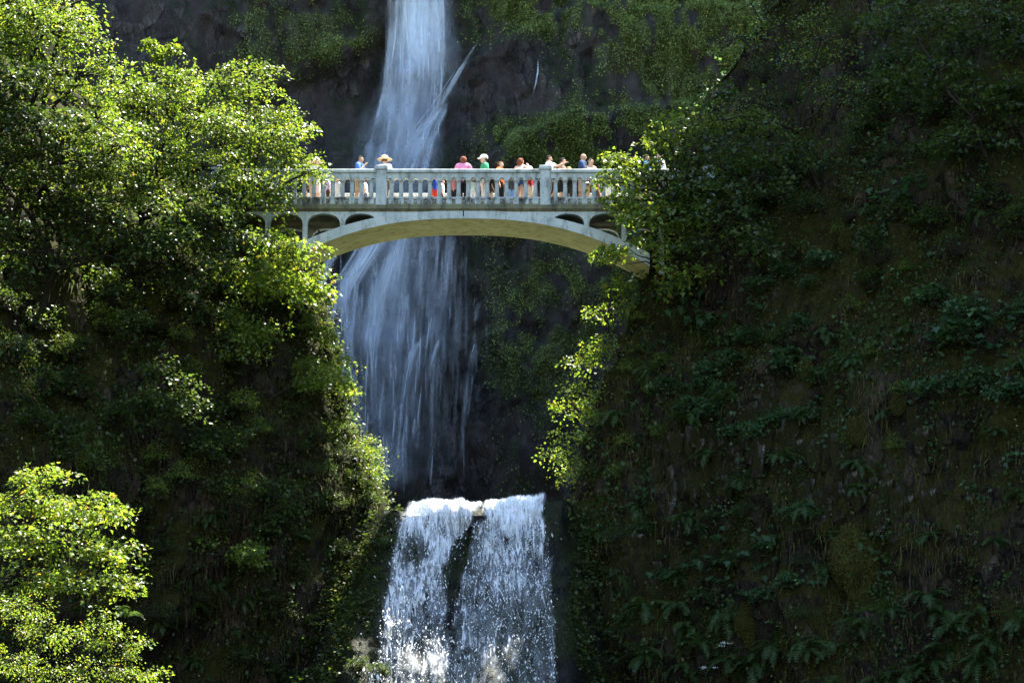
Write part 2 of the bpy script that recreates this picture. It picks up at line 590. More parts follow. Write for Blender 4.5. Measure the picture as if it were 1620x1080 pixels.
def solid(name, vf, mat, parent=bridge, bevel=0.0, mats=None, label=None):
    me = bpy.data.meshes.new(name)
    bm = bmesh.new()
    vs = [bm.verts.new(v) for v in vf[0]]
    for f in vf[1]:
        try:
            bm.faces.new([vs[i] for i in f])
        except ValueError:
            pass
    bmesh.ops.recalc_face_normals(bm, faces=bm.faces)
    if bevel:
        bmesh.ops.bevel(bm, geom=[e for e in bm.edges if len(e.link_faces) == 2 and e.calc_face_angle() > 0.6], offset=bevel, segments=1, affect='EDGES', clamp_overlap=True)
    bm.to_mesh(me)
    bm.free()
    o = link(name, me, mat, label=label)
    if mats:
        for m in mats:
            me.materials.append(m)
    if parent is not None:
        child_at(o, parent)
    return o


def arch_top(dx):
    return 333 + 45 * (abs(dx) / 247) ** 2.47


def arch_bot(dx):
    return 345.5 + 50.5 * (abs(dx) / 247) ** 2.42


dxs = np.linspace(-292, 292, 81)
top = [(BX(CXP + d), BZ(arch_top(d))) for d in dxs]
bot = [(BX(CXP + d), BZ(arch_bot(d))) for d in dxs[::-1]]
arch = solid('arch', prism(top + bot, 100.0, 100.0 + WB), M['concrete'], mats=[M['soffit']])
for p in arch.data.polygons:
    if p.normal.z < -0.3:
        p.material_index = 1
# expansion joint plate at the crown
solid('joint', boxp(BX(732.2), BX(734.2), 99.985, 100.01, BZ(342), BZ(328)), M['steel'])


def cap_arch(x0, x1, ztop, zspring, zcrown, pad, n=14):
    """wall piece over an arched opening, (x, z) outline."""
    a, b = x0 + pad, x1 - pad
    mid, r = (a + b) / 2, (b - a) / 2
    pts = [(x0, ztop), (x0, zspring), (a, zspring)]
    for i in range(1, n):
        t = math.pi * (1 - i / n)
        pts.append((mid + r * math.cos(t), zspring + (zcrown - zspring) * math.sin(t) ** 0.8))
    pts += [(b, zspring), (x1, zspring), (x1, ztop)]
    return pts


for y0, y1 in ((100.03, 100.33), (102.27, 102.57)):
    for sgn in (-1, 1):
        for a, b in ((134, 193), (193, 252), (252, 311), (311, 370)):
            xa, xb = sorted((BX(CXP + sgn * a), BX(CXP + sgn * b)))
            pts = cap_arch(xa, xb, BZ(331), BZ(354), BZ(337.5), (BX(4) - BX(0)))
            solid('spandrel_arch', prism(pts, y0, y1), M['concrete'], label=None)
        for c in (193, 252, 311, 370):
            w = BX(4.0) - BX(0)
            xc = BX(CXP + sgn * c)
            zb = BZ(min(arch_top(min(c, 285)) + 3, 432) if c < 300 else 432)
            f = (0.005 if y0 < 101 else -0.005)
            solid('column', boxp(xc - w, xc + w, y0 + f, y1 + f, zb, BZ(354)), M['concrete'], bevel=0.015)
    crown_x = [-134 + i * 268 / 40 for i in range(41)]
    pts = [(BX(CXP - 134), BZ(331)), (BX(CXP + 134), BZ(331))] + [(BX(CXP + d), BZ(arch_top(d) + 2)) for d in crown_x[::-1]]
    solid('spandrel_wall', prism(pts, y0, y1), M['concrete'])

XL, XR = BX(330), BX(1136)
# deck slab, with a sloping stained edge
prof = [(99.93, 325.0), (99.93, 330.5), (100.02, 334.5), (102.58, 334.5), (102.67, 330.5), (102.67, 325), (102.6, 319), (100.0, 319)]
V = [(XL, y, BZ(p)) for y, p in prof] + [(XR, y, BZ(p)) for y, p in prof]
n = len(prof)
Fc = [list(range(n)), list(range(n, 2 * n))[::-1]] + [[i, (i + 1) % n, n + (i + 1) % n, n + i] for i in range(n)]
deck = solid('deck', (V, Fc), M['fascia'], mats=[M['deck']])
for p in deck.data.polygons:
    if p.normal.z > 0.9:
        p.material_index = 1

SP = 15.25
ph = BX(8.5) - BX(0)


def lathe(rings, seg=10):
    V, Fc = [], []
    for r, z in rings:
        for k in range(seg):
            a = 2 * math.pi * (k + 0.5) / seg
            V.append((r * math.cos(a), r * math.sin(a), z))
    for i in range(len(rings) - 1):
        for k in range(seg):
            k2 = (k + 1) % seg
            Fc.append([i * seg + k, i * seg + k2, (i + 1) * seg + k2, (i + 1) * seg + k])
    Fc.append(list(range(seg))[::-1])
    Fc.append([(len(rings) - 1) * seg + k for k in range(seg)])
    return V, Fc


u = 1 / 43.0
bal_rings = [(4.1 * u, 0), (4.1 * u, 2 * u), (3.6 * u, 3 * u), (3.45 * u, 10 * u), (3.2 * u, 23 * u), (3.2 * u, 24 * u), (3.9 * u, 24.6 * u), (3.9 * u, 26 * u), (3.5 * u, 26.6 * u), (4.2 * u, 29.5 * u)]
bal_mesh = None


def balustrade(yc, drop, post_px):
    """One parapet: posts, and in each bay a rail, an arched head panel, balusters and a plinth."""
    global bal_mesh
    t = 0.15

    def z(py):
        return BZ(py + drop * (319 - py) / 51.0)
    for pp in post_px:
        x = BX(pp)
        solid('post', boxp(x - ph, x + ph, yc - 0.19, yc + 0.19, BZ(324.8), z(269)), M['concrete'], bevel=0.012)
        capo = solid('post_cap', prism([(x - ph - .035, z(268.9)), (x + ph + .035, z(268.9)), (x + ph + .05, z(266.5)), (x + ph + .02, z(262.5)), (x - ph - .02, z(262.5)), (x - ph - .05, z(266.5))], yc - 0.235, yc + 0.235), M['concrete'], bevel=0.012)
    for pa, pb in zip(post_px[:-1], post_px[1:]):
        xa, xb = BX(pa) + ph, BX(pb) - ph
        nb = max(1, round((xb - xa) / (BX(SP) - BX(0))))
        sp = (xb - xa) / nb
        solid('top_rail', prism([(xa, z(274)), (xb, z(274)), (xb, z(268.3)), (xa, z(268.3))], yc - 0.22, yc + 0.22), M['concrete'], bevel=0.02)
        parts = [boxp(xa, xb, yc - t, yc + t, z(280.0), z(274.05))]
        bx = [xa + sp * (i + 0.5) for i in range(nb)]
        for i in range(nb - 1):
            pts = cap_arch(bx[i], bx[i + 1], z(280.02), z(286.2), z(281.0), 3.4 * u, 8)
            parts.append(prism(pts, yc - t + 0.002, yc + t - 0.002))
        for a, b in ((xa, bx[0]), (bx[-1], xb)):
            w = b - a
            parts.append(boxp(a, b, yc - t + .002, yc + t - .002, z(282.5), z(280.02)))
        solid('head_panel', join(parts), M['concrete'])
        solid('plinth', boxp(xa, xb, yc - 0.17, yc + 0.17, z(315.5), z(312)), M['plinth'], bevel=0.012)
        solid('footing', join([boxp(xa, xb, yc - 0.10, yc + 0.10, BZ(324.9), z(315.6))] + [boxp(b - 4.6 * u, b + 4.6 * u, yc - 0.165, yc - 0.1, BZ(324.9), z(315.6)) for b in bx]), M['plinth'])
        for b in bx:
            if bal_mesh is None:
                vf = lathe(bal_rings)
                me = bpy.data.meshes.new('baluster')
                me.from_pydata(vf[0], [], vf[1])
                me.update()
                me.materials.append(M['concrete'])
                bal_mesh = me
            o = bpy.data.objects.new('baluster', bal_mesh)
            COL.objects.link(o)
            o.location = (b, yc, z(312))
            o.scale = (1, 1, (z(283.2) - z(312)) / (29.5 * u))
            child_at(o, bridge)


balustrade(100.12, 0.0, [343, 603, 863, 1123])
balustrade(102.45, 13.0, [343, 603, 863, 1123])
# ------------------------------------------------------------------ water
def foam_mat(name, col, dens_attr, sx, sy, thr, soft, seed, nc=1.0, gloss=0.0, warp=0.0, detail=4, tfac=0.45, amax=1.0):
    """White water whose cover follows the 'dens' attribute and a noise drawn out along the flow ('flow' coordinates, metres)."""
    m, t, b, o = nodes(name)
    at = nd(t, 'ShaderNodeAttribute', attribute_name='flow')
    mp = t.nodes.new('ShaderNodeMapping')
    mp.inputs['Scale'].default_value = (sx, sy, 1)
    mp.inputs['Location'].default_value = (seed * 3.7, seed * 1.3, seed)
    t.links.new(at.outputs['Vector'], mp.inputs[0])
    vec = mp.outputs[0]
    n = nd(t, 'ShaderNodeTexNoise', Scale=1.0, Detail=detail, Roughness=0.66, Distortion=warp)
    t.links.new(vec, n.inputs['Vector'])
    de = nd(t, 'ShaderNodeAttribute', attribute_name='dens')
    # alpha = smoothstep(noise + dens - thr)
    ad = nd(t, 'ShaderNodeMath', operation='MULTIPLY_ADD')
    t.links.new(n.outputs[0], ad.inputs[0])
    ad.inputs[1].default_value = nc
    t.links.new(de.outputs['Fac'], ad.inputs[2])
    mr = nd(t, 'ShaderNodeMapRange', interpolation_type='SMOOTHSTEP')
    t.links.new(ad.outputs[0], mr.inputs[0])
    mr.inputs[1].default_value = thr
    mr.inputs[2].default_value = thr + soft
    mr.inputs[3].default_value = 0
    mr.inputs[4].default_value = amax
    b.inputs['Base Color'].default_value = (*col, 1)
    b.inputs['Roughness'].default_value = 0.6 if gloss == 0 else 0.35
    tr = t.nodes.new('ShaderNodeBsdfTranslucent')
    tr.inputs[0].default_value = (*col, 1)
    ms = t.nodes.new('ShaderNodeMixShader')
    ms.inputs[0].default_value = tfac
    t.links.new(b.outputs[0], ms.inputs[1])
    t.links.new(tr.outputs[0], ms.inputs[2])
    tp = t.nodes.new('ShaderNodeBsdfTransparent')
    m2 = t.nodes.new('ShaderNodeMixShader')
    t.links.new(mr.outputs[0], m2.inputs[0])
    t.links.new(tp.outputs[0], m2.inputs[1])
    t.links.new(ms.outputs[0], m2.inputs[2])
    t.links.new(m2.outputs[0], o.inputs['Surface'])
    return m


def attrs(me, flow, dens):
    a = me.attributes.new('flow', 'FLOAT_VECTOR', 'POINT')
    f = np.zeros((len(me.vertices), 3), np.float32)
    f[:, :2] = flow
    a.data.foreach_set('vector', f.ravel())
    d = me.attributes.new('dens', 'FLOAT', 'POINT')
    d.data.foreach_set('value', np.asarray(dens, np.float32).ravel())


M['veil'] = foam_mat('falling_veil', (0.72, 0.80, 0.88), 'dens', 4.2, 0.30, 0.62, 0.80, 1, nc=0.85, warp=0.25, detail=6, amax=0.9)
M['mist'] = foam_mat('drifting_spray', (0.66, 0.76, 0.86), 'dens', 0.5, 0.22, 0.50, 0.9, 5, nc=0.8, warp=0.7, detail=5, amax=0.55)

veil_V, veil_F, veil_flow, veil_dens = [], [], [], []


def ribbon(path, widths, dens, off=0.4, nu=9, seg=0.5, store=None, spread=0.0):
    """path: pixels on the cliff, top to bottom; a curtain of falling water a little in front of the rock."""
    pts = np.array([P(x, y, 137.3) for x, y in path])
    L = np.concatenate([[0], np.cumsum(np.linalg.norm(np.diff(pts[:, [0, 2]], axis=0), axis=1))])
    n = max(4, int(L[-1] / seg))
    s = np.linspace(0, L[-1], n)
    cx, cz = np.interp(s, L, pts[:, 0]), np.interp(s, L, pts[:, 2])
    # smooth the line
    for _ in range(3):
        cx[1:-1] = (cx[:-2] + 2 * cx[1:-1] + cx[2:]) / 4
    w = np.interp(s, L, np.array(widths, float)) / 32.8
    d = np.interp(s, L, np.array(dens, float))
    q = np.linspace(-1, 1, nu)
    X = cx[:, None] + w[:, None] * q[None, :]
    Z = np.repeat(cz[:, None], nu, 1)
    Yc = cliff_y(X, Z, False) - 0.75
    Y = np.minimum(Yc, Yc.min(axis=1, keepdims=True) + 0.8) - off - 0.3 * (1 - q[None, :] ** 2)
    D = d[:, None] * (1 - np.abs(q[None, :]) ** 2.2) - 0.55 * np.abs(q[None, :]) ** 3
    ends = np.minimum(s, L[-1] - s)
    D = D - 0.6 * (1 - sstep(0, min(1.6, L[-1] * 0.3), ends))[:, None]
    if path[0][1] <= 0:
        pass
    k = len(veil_V) and sum(len(v) for v in veil_V)
    fo = RNG.uniform(0, 40)
    st = veil_V if store is None else store['V']
    k = sum(len(v) for v in st)
    (veil_V if store is None else store['V']).append(np.stack([X, Y, Z], -1).reshape(-1, 3))
    (veil_F if store is None else store['F']).append(grid_faces(n, nu) + k)
    (veil_flow if store is None else store['flow']).append(np.stack([X * 1.0 - cx[:, None] * 0.85 + fo, np.repeat(s[:, None], nu, 1) + fo], -1).reshape(-1, 2))
    (veil_dens if store is None else store['dens']).append(D.reshape(-1))


jets = [
    # the tall plume
    ([(660, -260), (659, -60), (658, 40), (655, 110), (650, 190), (640, 300)], [30, 42, 48, 56, 62, 66], [.85, .85, .8, .62, .40, .28], 1.6),
    ([(662, -260), (661, -60), (660, 30), (662, 90), (668, 130)], [24, 34, 38, 34, 14], [.8, .8, .75, .65, .4], 1.9),
    ([(690, -120), (692, 40), (694, 110), (690, 170), (676, 215)], [14, 20, 18, 14, 10], [.6, .65, .6, .5, .3], 1.7),
    ([(628, -60), (618, 60), (613, 110), (610, 150), (606, 200)], [14, 15, 11, 10, 10], [.6, .7, .7, .6, .3], 1.5),
    ([(612, 100), (606, 135), (600, 165), (593, 205), (588, 250), (583, 300)], [7, 7, 8, 9, 9, 11], [.6, .75, .65, .5, .6, .4], 1.2),
    ([(648, 110), (644, 160), (640, 210), (634, 270), (628, 330)], [12, 10, 12, 16, 20], [.5, .45, .4, .5, .4], 1.1),
    ([(660, 95), (655, 150), (650, 210)], [6, 6, 9], [.5, .6, .3], 1.3),
    # the ledge on the right
    ([(778, 40), (758, 75), (738, 104), (718, 126)], [5, 6, 7, 9], [.25, .35, .5, .6], 0.9),
    ([(762, 74), (742, 100), (722, 122), (700, 152), (680, 185), (662, 215), (645, 250), (632, 300)], [5, 7, 10, 13, 15, 17, 20, 22], [.4, .6, .7, .68, .66, .62, .55, .45], 0.8),
    ([(712, 130), (704, 160), (692, 195), (680, 235), (670, 290), (662, 340)], [9, 11, 12, 12, 12, 12], [.6, .7, .65, .6, .55, .4], 0.9),
    ([(690, 165), (680, 200), (668, 235), (655, 280), (640, 330)], [8, 9, 10, 12, 16], [.6, .65, .6, .6, .5], 1.0),
    ([(585, 200), (580, 235), (584, 280), (588, 330)], [12, 16, 18, 22], [.25, .45, .5, .4], 1.0),
    ([(612, 205), (606, 240), (602, 290), (598, 345)], [10, 14, 18, 24], [.4, .55, .6, .5], 1.1),
    ([(849, 90), (854, 103), (852, 114), (856, 126), (850, 138), (846, 150), (841, 160), (843, 170), (837, 184)], [1.6, 2.2, 1.8, 2.6, 2.2, 2.6, 1.8, 1.6, 1.4], [.4, .6, .5, .65, .55, .6, .5, .4, .2], 0.4),
    # below the bridge
    ([(622, 330), (600, 390), (586, 418), (566, 445), (548, 470), (536, 510), (530, 560)], [28, 26, 22, 22, 22, 22, 24], [.7, 1.0, 1.1, 1.05, .8, .65, .4], 0.7),
    ([(548, 380), (530, 412), (520, 440), (508, 470), (496, 510)], [13, 12, 10, 10, 9], [.6, .85, .8, .85, .8], 0.5),
    ([(648, 340), (640, 390), (632, 440), (622, 500), (610, 580)], [24, 30, 36, 40, 40], [.6, .62, .58, .5, .3], 0.8),
    ([(640, 340), (628, 420), (622, 520), (622, 640), (640, 820)], [70, 92, 100, 92, 70], [.30, .30, .30, .30, .30], 0.7),
    ([(720, 350), (712, 450), (706, 560), (700, 680), (694, 820)], [38, 54, 62, 56, 46], [.34, .42, .43, .38, .28], 0.6),
    ([(640, 370), (625, 430), (604, 480), (590, 540), (584, 620)], [12, 18, 22, 24, 26], [.6, .85, .8, .7, .4], 0.9),
    ([(560, 400), (548, 470), (545, 540), (556, 620), (575, 700)], [22, 26, 28, 28, 26], [.5, .6, .56, .5, .4], 0.6),
    ([(690, 340), (685, 400), (676, 470), (670, 540)], [18, 24, 28, 28], [.5, .52, .48, .4], 0.7),
    ([(717, 345), (710, 420), (704, 480), (698, 540)], [10, 11, 12, 12], [.5, .58, .55, .45], 0.6),
    ([(576, 440), (566, 500), (562, 570), (566, 660), (584, 740), (606, 810)], [18, 26, 30, 32, 30, 24], [.5, .52, .48, .46, .5, .5], 0.8),
    ([(612, 460), (604, 540), (600, 620), (608, 700), (622, 810)], [24, 26, 26, 26, 22], [.3, .36, .36, .38, .4], 0.9),
    ([(648, 466), (645, 490), (650, 520), (646, 545)], [5, 6, 5, 5], [.55, .65, .55, .3], 0.8),
    ([(690, 546), (672, 556), (657, 570), (650, 590), (645, 640), (637, 700), (634, 760), (640, 815)], [6, 9, 10, 9, 10, 13, 14, 12], [.6, .8, .85, .75, .55, .45, .45, .4], 1.0),
    ([(712, 536), (698, 556), (688, 580), (682, 615), (676, 660)], [5, 7, 8, 8, 9], [.55, .75, .7, .45, .2], 0.9),
    ([(760, 478), (754, 510), (750, 545)], [7, 7, 8], [.4, .5, .4], 0.6),
    ([(770, 538), (752, 560), (745, 600), (738, 660), (730, 720), (724, 790)], [9, 9, 9, 9, 10, 11], [.5, .6, .5, .46, .42, .3], 0.8),
    ([(742, 572), (720, 580), (704, 592)], [14, 12, 8], [.3, .35, .25], 0.7),
    ([(668, 640), (664, 700), (672, 790)], [22, 24, 22], [.2, .26, .25], 0.6),
    ([(700, 620), (694, 700), (690, 800)], [14, 15, 16], [.25, .3, .25], 0.6),
    ([(596, 690), (606, 740), (622, 800)], [14, 15, 14], [.45, .55, .6], 1.1),
    ([(612, 610), (600, 660), (606, 720)], [8, 8, 9], [.3, .45, .3], 1.1),
]
for pth, w, d, off in jets:
    w, d = np.array(w, float), np.array(d, float)
    ribbon(pth, w * 1.35, d * .78, off, nu=11)
    if w.max() < 4:
        ribbon(pth, w, d, off + .1, nu=5)
        continue
    P_ = np.array(pth, float)
    for q in range(int(np.clip(w.max() * 0.42, 4, 16))):
        t0, t1 = np.sort(RNG.uniform(-.1, 1.1, 2))
        if t1 - t0 < .3:
            continue
        tt = np.linspace(max(0, t0), min(1, t1), 6)
        ix = tt * (len(P_) - 1)
        j = np.arange(len(P_))
        xs, ys, ws, ds = (np.interp(ix, j, v) for v in (P_[:, 0], P_[:, 1], w, d))
        sh = RNG.normal(0, .5)
        fr = RNG.uniform(.16, .42)
        ribbon(list(zip(xs + sh * ws, ys)), np.maximum(ws * fr, 1.8), ds * RNG.uniform(.5, .95) * np.array([.5, .9, 1, 1, .8, .4]), off + RNG.uniform(0, .5), nu=7)
# many fine threads, as the water breaks over the rock
for q in range(105):
    y0 = RNG.uniform(370, 700)
    f = (y0 - 370) / 430
    x0 = RNG.normal(628 + 10 * f, 62 - 10 * f)
    if x0 < 522 or x0 > 790:
        continue
    ln = RNG.uniform(60, 190)
    dr = RNG.normal(-3, 7)
    c = 0.66 - 0.28 * sstep(660, 760, x0)
    w = RNG.uniform(2.2, 6.5)
    ribbon([(x0, y0), (x0 + dr * .5, y0 + ln * .5), (x0 + dr, y0 + ln)], [w * .6, w, w * 1.3], [c * .35, c * .9, c * .2], RNG.uniform(.3, 1.2), nu=5)
for q in range(46):
    y0 = RNG.uniform(-40, 170)
    x0 = float(np.clip(RNG.normal(655, 24), 622, 692))
    ln = RNG.uniform(60, 150)
    dr = (655 - x0) * -0.25 + RNG.normal(-6, 4)
    w = RNG.uniform(1.6, 4)
    ribbon([(x0, y0), (x0 + dr * .4, y0 + ln * .5), (x0 + dr, y0 + ln)], [w * .6, w, w * 1.3], [.2, .55, .1], RNG.uniform(1.2, 2.2), nu=5)
me = mesh_np('waterfall', np.concatenate(veil_V), np.concatenate(veil_F), True)
attrs(me, np.concatenate(veil_flow), np.concatenate(veil_dens))
link('waterfall', me, M['veil'], kind='structure', label='tall bluish white waterfall behind the bridge')

mist = dict(V=[], F=[], flow=[], dens=[])
for pth, w, d, off in [
    ([(655, 20), (650, 130), (640, 230), (625, 330), (615, 430)], [50, 85, 110, 120, 110], [.35, .48, .55, .5, .4], 2.4),
    ([(625, 340), (612, 450), (606, 560), (612, 690), (632, 830)], [95, 105, 100, 85, 65], [.42, .48, .42, .42, .46], 1.7),
    ([(650, 360), (650, 480), (650, 600), (655, 700), (660, 820)], [120, 130, 130, 110, 80], [.25, .34, .32, .25, .22], 1.3),
    
    ([(700, -120), (690, 20), (690, 120), (720, 220)], [60, 60, 70, 60], [.3, .42, .42, .25], 2.8),
]:
    ribbon(pth, w, d, off, nu=17, store=mist)
me = mesh_np('spray', np.concatenate(mist['V']), np.concatenate(mist['F']), True)
attrs(me, np.concatenate(mist['flow']), np.concatenate(mist['dens']))
link('spray', me, M['mist'], kind='stuff', label='fine spray drifting round the tall waterfall')


# ---- lower falls: wet rock step and the water pouring over it
def low_profile(t):
    """distance towards the camera, by metres below the lip"""
    return np.interp(t, [-0.6, 0, 0.5, 1.2, 2.2, 3.2, 4.2, 4.9, 6.5, 10, 19], [-0.6, 0, 0.3, 0.9, 1.6, 2.8, 3.7, 4.4, 5.4, 6.4, 7.6])


lx = np.arange(-9.5, 6.5, 0.10)
lt = np.concatenate([np.arange(-0.25, 8, 0.09), np.arange(8, 19, 0.5)])
LX, LT = np.meshgrid(lx, lt, indexing='ij')


def low_surface(X, T, off=0.0, rough=1.0, seed=0):
    Z = ZLIP - T
    Y = 99.6 - low_profile(T)
    Y = Y + rough * (0.55 * fbm(X * 0.7, T * 0.5, 1.0 + seed, 101, 3) + 0.28 * fbm(X * 2.0, T * 1.4, 2.0 + seed, 111, 3))
    # recess in the middle, between the two streams
    px, py = PIX(X, Y, Z)
    c = np.interp(py, [790, 850, 900, 960, 1080], [752, 735, 728, 735, 725])
    Y = Y + 0.75 * np.exp(-((px - c) / 26) ** 2) * sstep(815, 850, py)
    Z = Z + (0.15 * fbm(X * 0.8, 0 * T, 4.0, 121, 3) + 0.16 * fbm(X * 2.2, T * .8, 4.0, 125, 3)) * sstep(1.5, 0, T)
    # lip rises to the right
    Z = Z + sstep(-1.0, 0.6, X) * 0.15 * sstep(2.0, 0.0, T)
    return X, Y - off, Z


X, Y, Z = low_surface(LX, LT)
xl = np.interp(Z, [8.0, 14.2], [P(556, 1040, 94).x, P(624, 800, 98).x])
xr = P(886, 900, 97).x
Y = Y + 7.5 * sstep(0.0, 3.0, xl - X) + 7.5 * sstep(0.0, 3.0, X - xr)
STEP_V = np.stack([X, Y, Z], -1).reshape(-1, 3)
STEP_F = grid_faces(len(lx), len(lt))
BVH['S'] = BVHTree.FromPolygons(STEP_V.tolist(), STEP_F.tolist())
link('rock_step', mesh_np('rock_step', np.stack([X, Y, Z], -1).reshape(-1, 3), grid_faces(len(lx), len(lt))), M['wetrock'], kind='structure', label='wet black rock step under the lower fall')


def low_dens(px, py):
    px = px + 13 * fbm(px * .03, py * .022, 1.0, 171, 3) + 4 * fbm(px * .12, py * .08, 5.0, 175, 2)
    left_l = np.interp(py, [795, 815, 850, 880, 920, 1000, 1080], [645, 636, 628, 624, 616, 594, 578])
    left_r = np.interp(py, [795, 820, 840, 870, 900, 960, 1020, 1080], [772, 764, 738, 713, 710, 718, 713, 710])
    right_l = np.interp(py, [795, 820, 850, 900, 1000, 1080], [774, 756, 743, 731, 718, 700])
    right_r = np.interp(py, [790, 810, 850, 900, 1080], [868, 868, 873, 877, 882])

    def band(x, a, b, w):
        return sstep(a - w, a + w, x) * (1 - sstep(b - w, b + w, x))
    a = band(px, left_l, left_r, 9) * np.interp(py, [790, 830, 900, 960, 1080], [.74, .66, .60, .54, .50])
    b = band(px, right_l, right_r, 7) * np.interp(py, [790, 830, 900, 1000, 1080], [.80, .64, .52, .47, .45])
    # a dark hollow in the left stream, and a thin film on the arch of rock between them
    hol = np.exp(-((px - 660) / 14) ** 2 - ((py - 872) / 22) ** 2) * .35
    film = np.exp(-((px - 722) / 26) ** 2 - ((py - 868) / 26) ** 2) * .34
    dark = np.exp(-((px - 762) / 12) ** 2 - ((py - 814) / 11) ** 2) * .55
    thin = band(px, np.interp(py, [860, 900, 960, 1080], [612, 590, 570, 556]), np.interp(py, [860, 900, 960, 1080], [622, 604, 588, 574]), 5) * 0.12
    return (np.maximum.reduce([a - hol, b, film, thin]) - dark) * 0.79


M['foam'] = foam_mat('lacy_foam', (0.84, 0.86, 0.88), 'dens', 6.0, 1.35, 0.90, 0.26, 2, gloss=1, warp=1.1, detail=6, tfac=0.3)
M['foam2'] = foam_mat('foam_streaks', (0.84, 0.86, 0.88), 'dens', 9.5, 1.2, 0.95, 0.24, 9, gloss=1, warp=0.7, detail=5, tfac=0.3)
fx = np.arange(-5.3, 1.95, 0.055)
ft = np.arange(-0.75, 9, 0.055)
FX, FT = np.meshgrid(fx, ft, indexing='ij')
low = empty('lower_waterfall', (-1.3, 95, ZLIP), None, None)
low['kind'] = 'structure'
low['label'] = 'white foaming lower waterfall in two streams'
M['film'] = foam_mat('water_film', (0.7, 0.76, 0.82), 'dens', 3.0, 0.7, 0.55, 0.7, 12, nc=0.8, warp=0.5, detail=5, tfac=0.3, amax=0.42)
for q, (off, mat, dd) in enumerate([(0.03, 'film', 0.0), (0.12, 'foam', 0.0), (0.28, 'foam2', -0.03), (0.5, 'foam', -0.12)]):
    X, Y, Z = low_surface(FX, FT, off)
    lump = fbm(X * 4.5, Z * 2.6, 3.3 + q, 131 + q, 4)
    Y = Y - 0.12 * lump - 0.08 * np.abs(fbm(X * 7, Z * 3.5, 1 + q, 141, 2))
    px, py = PIX(X, Y, Z)
    D = low_dens(px, py) + 0.10 * fbm(X * 1.3, Z * 0.8, 2.0, 151, 3) + dd
    D = np.where(FT < -0.5, D - 0.6 * sstep(-0.5, -0.75, FT), D)
    me = mesh_np('foam', np.stack([X, Y, Z], -1).reshape(-1, 3), grid_faces(len(fx), len(ft)), True)
    attrs(me, np.stack([X + q * 5, FT + 0.4 * fbm(X * .8, FT * .5, 0, 161, 2)], -1).reshape(-1, 2), D.reshape(-1))
    child_at(link('foam', me, M[mat]), low)
# thrown drops and strings
n = 6500
X = RNG.uniform(-5.3, 1.9, n)
T = RNG.uniform(-0.12, 8.5, n)
X, Y, Z = low_surface(X, T, 0.0)
px, py = PIX(X, Y, Z)
keep = low_dens(px, py) + RNG.normal(0, .12, n) > 0.27
X, Y, Z, T = X[keep], Y[keep], Z[keep], T[keep]
n = len(X)
Y = Y - 0.15 - RNG.exponential(0.3, n)
Z = Z + np.where(T < 0.6, RNG.exponential(0.05, n), 0)
sz = RNG.exponential(0.006, n) + 0.007
el = RNG.uniform(1.0, 3.2, n)
octv = np.array([(1, 0, 0), (-1, 0, 0), (0, 1, 0), (0, -1, 0), (0, 0, 1), (0, 0, -1)], float)
octf = np.array([(0, 2, 4), (2, 1, 4), (1, 3, 4), (3, 0, 4), (2, 0, 5), (1, 2, 5), (3, 1, 5), (0, 3, 5)])
S = np.stack([sz, sz, sz * el], -1)
off = octv[None] * S[:, None, :]
off[:, :, 0] += off[:, :, 2] * RNG.normal(0, .35, n)[:, None]
V = np.stack([X, Y, Z], -1)[:, None, :] + off
me = mesh_np('drops', V.reshape(-1, 3), (np.arange(n)[:, None, None] * 6 + octf[None]).reshape(-1, 3), True)
M['drop'] = plain('water_drop', (0.84, 0.86, 0.88), 0.25, 0.02)
d = link('drops', me, M['drop'], kind='stuff')
child_at(d, low)
# ------------------------------------------------------------------ plants
TPL = {
    'maple': (np.array([(0, 0, 0), (.36, .46, .10), (.58, .17, .02), (1, 0, -.10), (.58, -.17, .02), (.36, -.46, .10)], float),
              np.array([(0, 2, 1), (0, 3, 2), (0, 4, 3), (0, 5, 4)])),
    'oval': (np.array([(0, 0, 0), (.45, .27, .09), (1, 0, -.08), (.45, -.27, .09)], float),
             np.array([(0, 2, 1), (0, 3, 2)])),
    'round': (np.array([(0, 0, 0), (.3, .36, .08), (.8, .28, .03), (1.0, 0, -.05), (.8, -.28, .03), (.3, -.36, .08)], float),
              np.array([(0, 2, 1), (0, 3, 2), (0, 4, 3), (0, 5, 4)])),
}


def unit(v):
    return v / np.maximum(np.linalg.norm(v, axis=-1, keepdims=True), 1e-9)


def leaves(pos, d, n, size, tpl):
    tv, tf = TPL[tpl]
    d = unit(d)
    n = unit(n - (n * d).sum(-1, keepdims=True) * d)
    y = np.cross(n, d)
    V = pos[:, None, :] + size[:, None, None] * (tv[None, :, 0:1] * d[:, None] + tv[None, :, 1:2] * y[:, None] + tv[None, :, 2:3] * n[:, None])
    Fc = np.arange(len(pos))[:, None, None] * len(tv) + tf[None]
    return V.reshape(-1, 3), Fc.reshape(-1, 3)


def tube(path, r0, r1, seg=5):
    path = [Vector(p) for p in path]
    V, Fc = [], []
    for i, p in enumerate(path):
        t = (path[min(i + 1, len(path) - 1)] - path[max(i - 1, 0)]).normalized()
        a = t.cross(Vector((0.3, 1, 0.2))).normalized()
        b = t.cross(a)
        r = r0 + (r1 - r0) * i / (len(path) - 1)
        for k in range(seg):
            w = 2 * math.pi * k / seg
            V.append(tuple(p + a * (r * math.cos(w)) + b * (r * math.sin(w))))
    for i in range(len(path) - 1):
        for k in range(seg):
            Fc.append((i * seg + k, i * seg + (k + 1) % seg, (i + 1) * seg + (k + 1) % seg, (i + 1) * seg + k))
    return np.array(V), np.array(Fc)


def merge(parts):
    Vs, Fs, k = [], [], 0
    for v, f in parts:
        Vs.append(v)
        Fs.append(f + k)
        k += len(v)
    return np.concatenate(Vs), np.concatenate(Fs)


